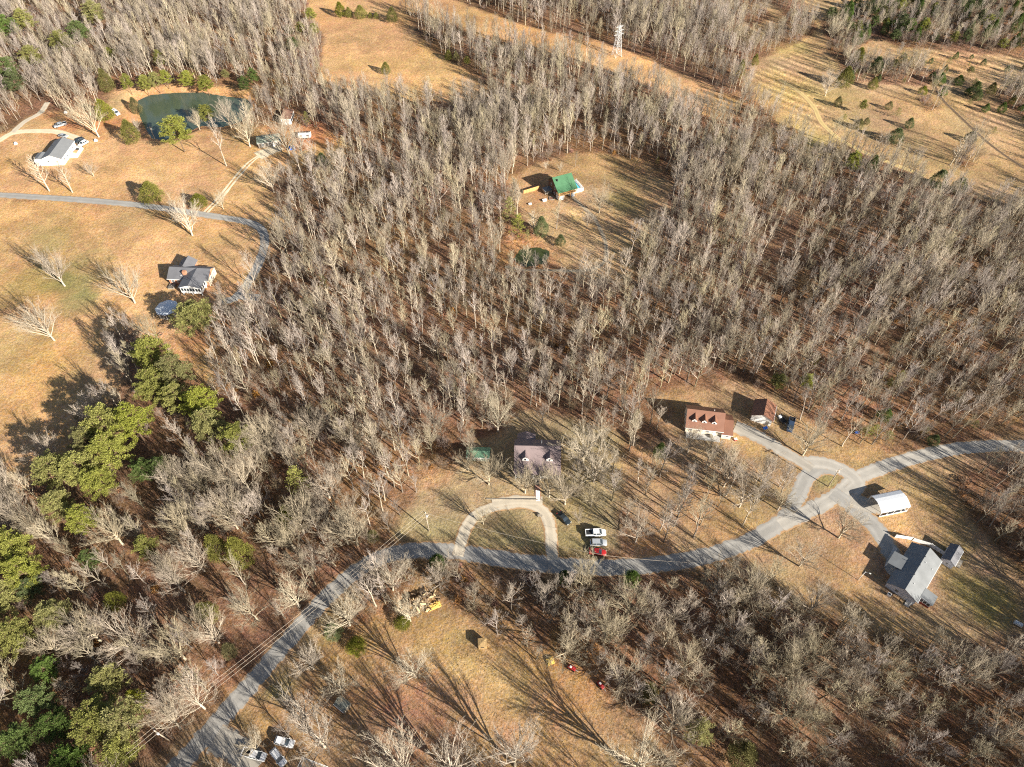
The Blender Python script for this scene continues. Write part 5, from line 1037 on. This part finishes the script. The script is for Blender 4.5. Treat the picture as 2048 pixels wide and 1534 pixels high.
for i in range(5): MB().tube((-.8 + i * .4 - .05, 0, .6), (-.8 + i * .4 + .05, 0, .6), .65, k=16).build('rib', WHITE, o)
x, y, z = G(1080, 1033); o = empty('bench', (x, y, z), .1, label='small grey bench inside the loop driveway', cat='bench')
MB().box(-.7, .7, -.22, .22, .4, .47).build('seat', GWOOD, o); MB().box(-.7, .7, .2, .26, .5, .85).build('backrest', GWOOD, o)
for s in (-.6, .6): MB().box(s - .05, s + .05, -.2, .24, 0, .4).build('leg', GWOOD, o)
for u, v, lab in ((32, 288, 'small white item alone on the lawn at the far left'), (132, 226, 'white item on the red clay above the parked car'), (192, 282, 'white item right of the spreading bare tree foot')):
    x, y, z = G(u, v); o = empty('stacked_boxes', (x, y, z), u, label=lab.replace('item', 'crate stack'), cat='crates')
    MB().box(-.7, .7, -.5, .5, 0, .55).build('crate', WHITE, o); MB().box(-.4, .3, -.35, .35, .55, .95).build('lid', METALW, o)

# ---------------------------------------------------------------- vehicles
def loft(secs, m, name, parent, close=True):
    V = []; F = []; k = len(secs[0])
    for s in secs: V += s
    for i in range(len(secs) - 1):
        for j in range(k): F.append((i * k + j, i * k + (j + 1) % k, (i + 1) * k + (j + 1) % k, (i + 1) * k + j))
    F += [tuple(reversed(range(k))), tuple((len(secs) - 1) * k + j for j in range(k))]
    o = mk(name, V, F, m, parent, True); md = o.modifiers.new('e', 'EDGE_SPLIT'); md.split_angle = R_(40); return o
def sec(x, zb, zt, wb, wt):
    r_ = .12
    return [(x, -wb, zb + r_), (x, -wb + r_, zb), (x, wb - r_, zb), (x, wb, zb + r_), (x, wb, zt - .25), (x, wt, zt - .06), (x, wt - .12, zt), (x, -wt + .12, zt), (x, -wt, zt - .06), (x, -wb, zt - .25)]
def vehicle(name, kind, x, y, rz, paint, label, cat):
    o = empty(name, at(x, y), rz, label=label, cat=cat)
    o.location.z += .05
    if kind == 'pickup':
        L_, W_ = 5.8, .98
        loft([sec(-2.9, .45, 1.10, W_ * .94, W_ * .92), sec(-2.8, .40, 1.16, W_, W_ * .97), sec(-.95, .38, 1.16, W_, W_ * .97), sec(1.0, .38, 1.16, W_, W_ * .97), sec(2.6, .40, 1.10, W_ * .98, W_ * .9), sec(2.9, .48, .95, W_ * .86, W_ * .8)], paint, 'body', o)
        MB().box(-2.7, -1.0, -.78, .78, .9, 1.175).build('cargo_bed', BLACK, o)
        q = MB(); q.box(-2.78, -.95, -.97, -.80, 1.15, 1.36).box(-2.78, -.95, .80, .97, 1.15, 1.36).box(-2.9, -2.78, -.93, .93, 1.0, 1.36); q.build('bed_side', paint, o, bevel=.03)
        cab = (-.9, -.7, .95, 1.75); zr = 1.86
    elif kind == 'suv':
        L_, W_ = 4.7, .94
        loft([sec(-2.35, .45, 1.0, W_ * .92, W_ * .88), sec(-2.2, .36, 1.10, W_, W_ * .95), sec(.9, .34, 1.10, W_, W_ * .95), sec(2.1, .38, 1.0, W_ * .96, W_ * .88), sec(2.35, .46, .82, W_ * .84, W_ * .76)], paint, 'body', o)
        cab = (-2.15, -1.75, .35, 1.15); zr = 1.68
    else:
        L_, W_ = 4.7, .90
        loft([sec(-2.35, .42, .88, W_ * .9, W_ * .84), sec(-2.1, .34, .98, W_, W_ * .93), sec(.9, .32, .98, W_, W_ * .93), sec(2.1, .36, .88, W_ * .95, W_ * .86), sec(2.35, .44, .72, W_ * .82, W_ * .74)], paint, 'body', o)
        cab = (-1.65, -.95, .25, 1.1); zr = 1.42
    a0, a1, b0, b1 = cab; zb = {'pickup': 1.13, 'suv': 1.07, 'sedan': .95}[kind]; wt = W_ * .78
    V = [(a0, -W_ * .93, zb), (b1, -W_ * .93, zb), (b1, W_ * .93, zb), (a0, W_ * .93, zb), (a1, -wt, zr - .04), (b0, -wt, zr - .04), (b0, wt, zr - .04), (a1, wt, zr - .04)]
    FF = [(0, 3, 2, 1), (4, 5, 6, 7), (0, 1, 5, 4), (1, 2, 6, 5), (2, 3, 7, 6), (3, 0, 4, 7)]
    mk('window_band', V, FF, GLASS, o)
    MB().extz([(a1 - .03, -wt * .9), (a1 + .1, -wt - .02), (b0 - .1, -wt - .02), (b0 + .03, -wt * .9), (b0 + .03, wt * .9), (b0 - .1, wt + .02), (a1 + .1, wt + .02), (a1 - .03, wt * .9)], zr - .05, zr + .02).build('roof', paint, o, bevel=.02)
    q = MB()
    for s in (-1, 1):
        for (xa, xb, za) in ((a0, a1, 0), (b1, b0, 0)): q.tube((xa, s * W_ * .93, zb), (xb, s * wt, zr - .04), .045, k=4)
        q.tube(((a1 + b0) / 2, s * W_ * .935, zb), ((a1 + b0) / 2, s * (wt + .005), zr - .04), .045, k=4)
    q.build('pillar', paint, o)
    wx = L_ * .31; wr = .36 if kind != 'pickup' else .40
    for sx in (-wx, wx):
        for s in (-1, 1):
            t_ = MB().tube((sx, s * (W_ - .22), wr), (sx, s * (W_ + .015), wr), wr, k=16).build('wheel', BLACK, o); MB().tube((sx, s * (W_ - .0), wr), (sx, s * (W_ + .03), wr), wr * .6, k=10).build('rim', RIM, t_)
    for s in (-.62, .62):
        MB().box(L_ / 2 - .14, L_ / 2 - .02, s - .2, s + .2, .68, .84).build('headlight', LAMP, o); MB().box(-L_ / 2 - .02, -L_ / 2 + .1, s - .12, s + .22, .75, .93).build('tail_light', TAILR, o)
        MB().box(b1 - .25, b1 - .12, s * 1.55 - .1, s * 1.55 + .1, zb + .02, zb + .18).build('mirror', paint, o)
    return o
def vp(u0, v0, u1, v1): a_, b_ = G(u0, v0, .8), G(u1, v1, .8); return (a_[0] + b_[0]) / 2, (a_[1] + b_[1]) / 2, math.atan2(b_[1] - a_[1], b_[0] - a_[0])
vehicle('car', 'sedan', *vp(1117, 1025, 1139, 1047), CBLACK, 'black sedan parked on the grass right of the loop driveway', 'car')
vehicle('pickup_truck', 'pickup', *vp(1173, 1066, 1209, 1065), CWHITE, 'white crew cab pickup parked above the silver car', 'pickup truck')
vehicle('car', 'suv', *vp(1184, 1085, 1210, 1085), CSILVER, 'silver car parked between the white pickup and the red car', 'car')
vehicle('car', 'sedan', *vp(1183, 1102, 1208, 1105), CRED, 'red car parked just above the road below the silver car', 'car')
vehicle('pickup_truck', 'pickup', *vp(494, 1505, 523, 1513), CWHITE, 'white pickup at the bottom, left of the bare tree', 'pickup truck')
vehicle('car', 'suv', *vp(549, 1505, 564, 1524), CWHITE, 'white hatchback partly under branches at the bottom edge', 'car')
vehicle('car', 'suv', *vp(552, 1480, 586, 1488), CWHITE, 'long white van-like car above the hatchback at the bottom', 'car')
vehicle('pickup_truck', 'pickup', *vp(1584, 838, 1579, 861), CBLUE, 'dark blue pickup parked on the grass right of the garage', 'pickup truck')
vehicle('car', 'suv', *vp(1132, 383, 1146, 391), CSILVER, 'silver car under the balcony of the green roofed house', 'car')
vehicle('pickup_truck', 'pickup', *vp(128, 247, 113, 252), CSILVER, 'silver pickup on the red clay above the gravel lane', 'pickup truck')
vehicle('car', 'sedan', *vp(120, 270, 133, 272), CSILVER, 'grey sedan on the grass beside the gravel lane', 'car')
vehicle('car', 'suv', *vp(165, 278, 152, 283), CBLACK, 'dark car at the top corner of the white building', 'car')
vehicle('car', 'suv', *vp(172, 283, 160, 290), CWHITE, 'white car beside the cluttered deck of the white building', 'car')
vehicle('pickup_truck', 'pickup', *vp(227, 221, 236, 228), CWHITE, 'white pickup on the sandy patch left of the pond', 'pickup truck')
x, y, z = G(1562, 840); o = empty('utility_trailer', (x, y, z), R_(-68), label='dark utility trailer with pale boxes left of the blue pickup', cat='trailer')
MB().box(-1.6, 1.6, -.9, .9, .5, .62).build('bed', BLACK, o); rail(o, [(-1.6, -.88), (1.6, -.88)], z=.6, h=.4, m=BLACK); rail(o, [(-1.6, .88), (1.6, .88)], z=.6, h=.4, m=BLACK)
for s in (-1, 1): MB().tube((0, s * .92, .35), (0, s * 1.1, .35), .35, k=14).build('wheel', BLACK, o)
MB().tube((1.6, 0, .55), (2.6, 0, .5), .06).build('hitch', GALV, o); MB().box(-1.2, -.4, -.5, .3, .62, 1.2).build('box', METALW, o)

# ---------------------------------------------------------------- poles, wires, tower
def pole(u, v, H, lab, ang=0, arm=True, lamp=False, m=POLEM, name='utility_pole', tr=True):
    x, y, z = G(u, v); o = empty(name, (x, y, z), ang, label=lab, cat='utility pole' if name == 'utility_pole' else 'lamp post')
    MB().tube((0, 0, -.5), (0, 0, H), .17 if not lamp else .09, .12 if not lamp else .06, 8).build('shaft', m, o, smooth=True)
    if arm:
        MB().box(-1.1, 1.1, -.06, .06, H - .7, H - .55).build('crossarm', m, o)
        for s in (-.95, 0.95, 0): MB().tube((s, 0, H - .55 if s else H), (s, 0, H - .3 if s else H + .25), .06).build('insulator', WHITE, o)
    if tr: MB().tube((.32, 0, H - 2.0), (.32, 0, H - 1.1), .25, k=12).build('transformer', GALV, o)
    if lamp: MB().tube((0, 0, H - .15), (0, -1.0, H + .15), .04).build('arm', m, o); MB().box(-.14, .14, -1.35, -.9, H + .08, H + .24).build('lamp_head', LAMP, o, bevel=.03)
    return x, y, z
p1 = pole(339, 1481, 9.0, 'utility pole beside the road at the lower left', R_(-42)); p2 = pole(858, 1062, 10.6, 'utility pole at the road bend left of the loop driveway', R_(-40))
p3 = pole(1656, 973, 9.6, 'utility pole on the grass island of the turnaround', R_(20)); p4 = pole(1432, 1151, 7.6, 'thin pale pole below the road curve', R_(10), arm=True, tr=False)
p5 = pole(308, 274, 7.5, 'pale utility pole at the lower shore of the pond', R_(20)); p6 = pole(1716, 1160, 5.2, 'slim lamp post on the lawn left of the grey roofed house', R_(60), arm=False, lamp=True, m=WHITE, name='lamp_post', tr=False)
def wire(a_, b_, ha, hb, off, sag, lab, grp=None):
    A = Vector((a_[0] + off[0], a_[1] + off[1], a_[2] + ha)); B = Vector((b_[0] + off[0], b_[1] + off[1], b_[2] + hb)); q = MB(); n = 16; P = [A.lerp(B, i / n) - Vector((0, 0, sag * 4 * (i / n) * (1 - i / n))) for i in range(n + 1)]
    V, F = [], []; tubes_to(V, F, np.array(P), np.full(n + 1, .028), 4); o = mk('power_line', np.vstack(V), np.vstack(F), mat('wire', (.45, .38, .30), .5)); tag(o, lab, 'cable', grp); return o
pe = (p1[0] - 45, p1[1] - 42, p1[2])
for k_, (ox, oy) in enumerate(((-.7, .6), (0, 0), (.7, -.6))):
    nm = ('left', 'middle', 'right')[k_]
    wire(p1, p2, 8.9, 10.4, (ox, oy), 1.6, f'{nm} wire of the line following the road to the bend', 'wires along the asphalt road'); wire(pe, p1, 9, 8.9, (ox, oy), 1.4, f'{nm} wire leaving the frame at the lower left', 'wires along the asphalt road')
wire(p2, (p2[0] + 48, p2[1] - 12, p2[2]), 10.2, 9.5, (0, 0), 1.4, 'wire crossing the foot of the loop driveway', 'service wires'); wire(p4, (p2[0] + 48, p2[1] - 12, p2[2]), 7.3, 9.5, (0, 0), .8, 'wire above the road running to the pale pole', 'service wires')
x, y, z = G(1233, 112); t_ = empty('transmission_tower', (x, y, z), R_(28), label='white lattice transmission tower in the cleared strip near the top', cat='pylon')
HT = 17.5; q = MB(); lv = [0, 3, 5.6, 7.8, 9.6, 11.2, 12.8, 14.4, 16]
wd = lambda zz: 2.0 - zz / 16 * 1.55
for (sx, sy) in ((1, 1), (1, -1), (-1, 1), (-1, -1)): MB().tube((sx * wd(0), sy * wd(0), -.3), (sx * wd(16), sy * wd(16), 16), .11, .08, 4).build('leg', GALV, t_)
for z0_, z1_ in zip(lv[:-1], lv[1:]):
    a_, b_ = wd(z0_), wd(z1_); ca = [(a_, a_), (a_, -a_), (-a_, -a_), (-a_, a_)]; cb = [(b_, b_), (b_, -b_), (-b_, -b_), (-b_, b_)]
    for i in range(4):
        j = (i + 1) % 4; q.tube((*ca[i], z0_), (*cb[j], z1_), .055, k=4).tube((*ca[j], z0_), (*cb[i], z1_), .055, k=4).tube((*cb[i], z1_), (*cb[j], z1_), .055, k=4)
q.tube((0, 0, 16), (0, 0, HT), .08, k=4); q.build('bracing', GALV, t_)
for zz, s in ((11.2, 3.0), (13.2, 2.6), (15.2, 2.2)):
    q = MB()
    for sg in (-1, 1): q.tube((sg * .5, .4, zz), (sg * s, 0, zz + .3), .06, k=4).tube((sg * .5, -.4, zz), (sg * s, 0, zz + .3), .06, k=4).tube((sg * .4, 0, zz + 1.0), (sg * s, 0, zz + .3), .06, k=4)
    q.build('crossarm', GALV, t_)

# wire fence crossing the far pasture
P = [G(*p) for p in [(1876, 138), (1872, 165), (1888, 198), (1925, 235), (1985, 290), (2050, 338)]]
o = empty('field_fence', P[0], label='thin dark post and wire fence crossing the far right pasture', cat='fence'); q = MB(); q2 = MB()
for A, B in zip(P[:-1], P[1:]):
    L_ = math.hypot(B[0] - A[0], B[1] - A[1]); n_ = int(L_ / 3)
    for i in range(n_):
        t = i / n_; x, y = A[0] + (B[0] - A[0]) * t, A[1] + (B[1] - A[1]) * t; z = gz(x, y) - P[0][2]; q.tube((x - P[0][0], y - P[0][1], z - .2), (x - P[0][0], y - P[0][1], z + 1.4), .08, k=5)
    for hh in (.5, .9, 1.3): q2.tube((A[0] - P[0][0], A[1] - P[0][1], A[2] - P[0][2] + hh), (B[0] - P[0][0], B[1] - P[0][1], B[2] - P[0][2] + hh), .03, k=3)
q.build('posts', GWOOD, o); q2.build('wires', BLACK, o)
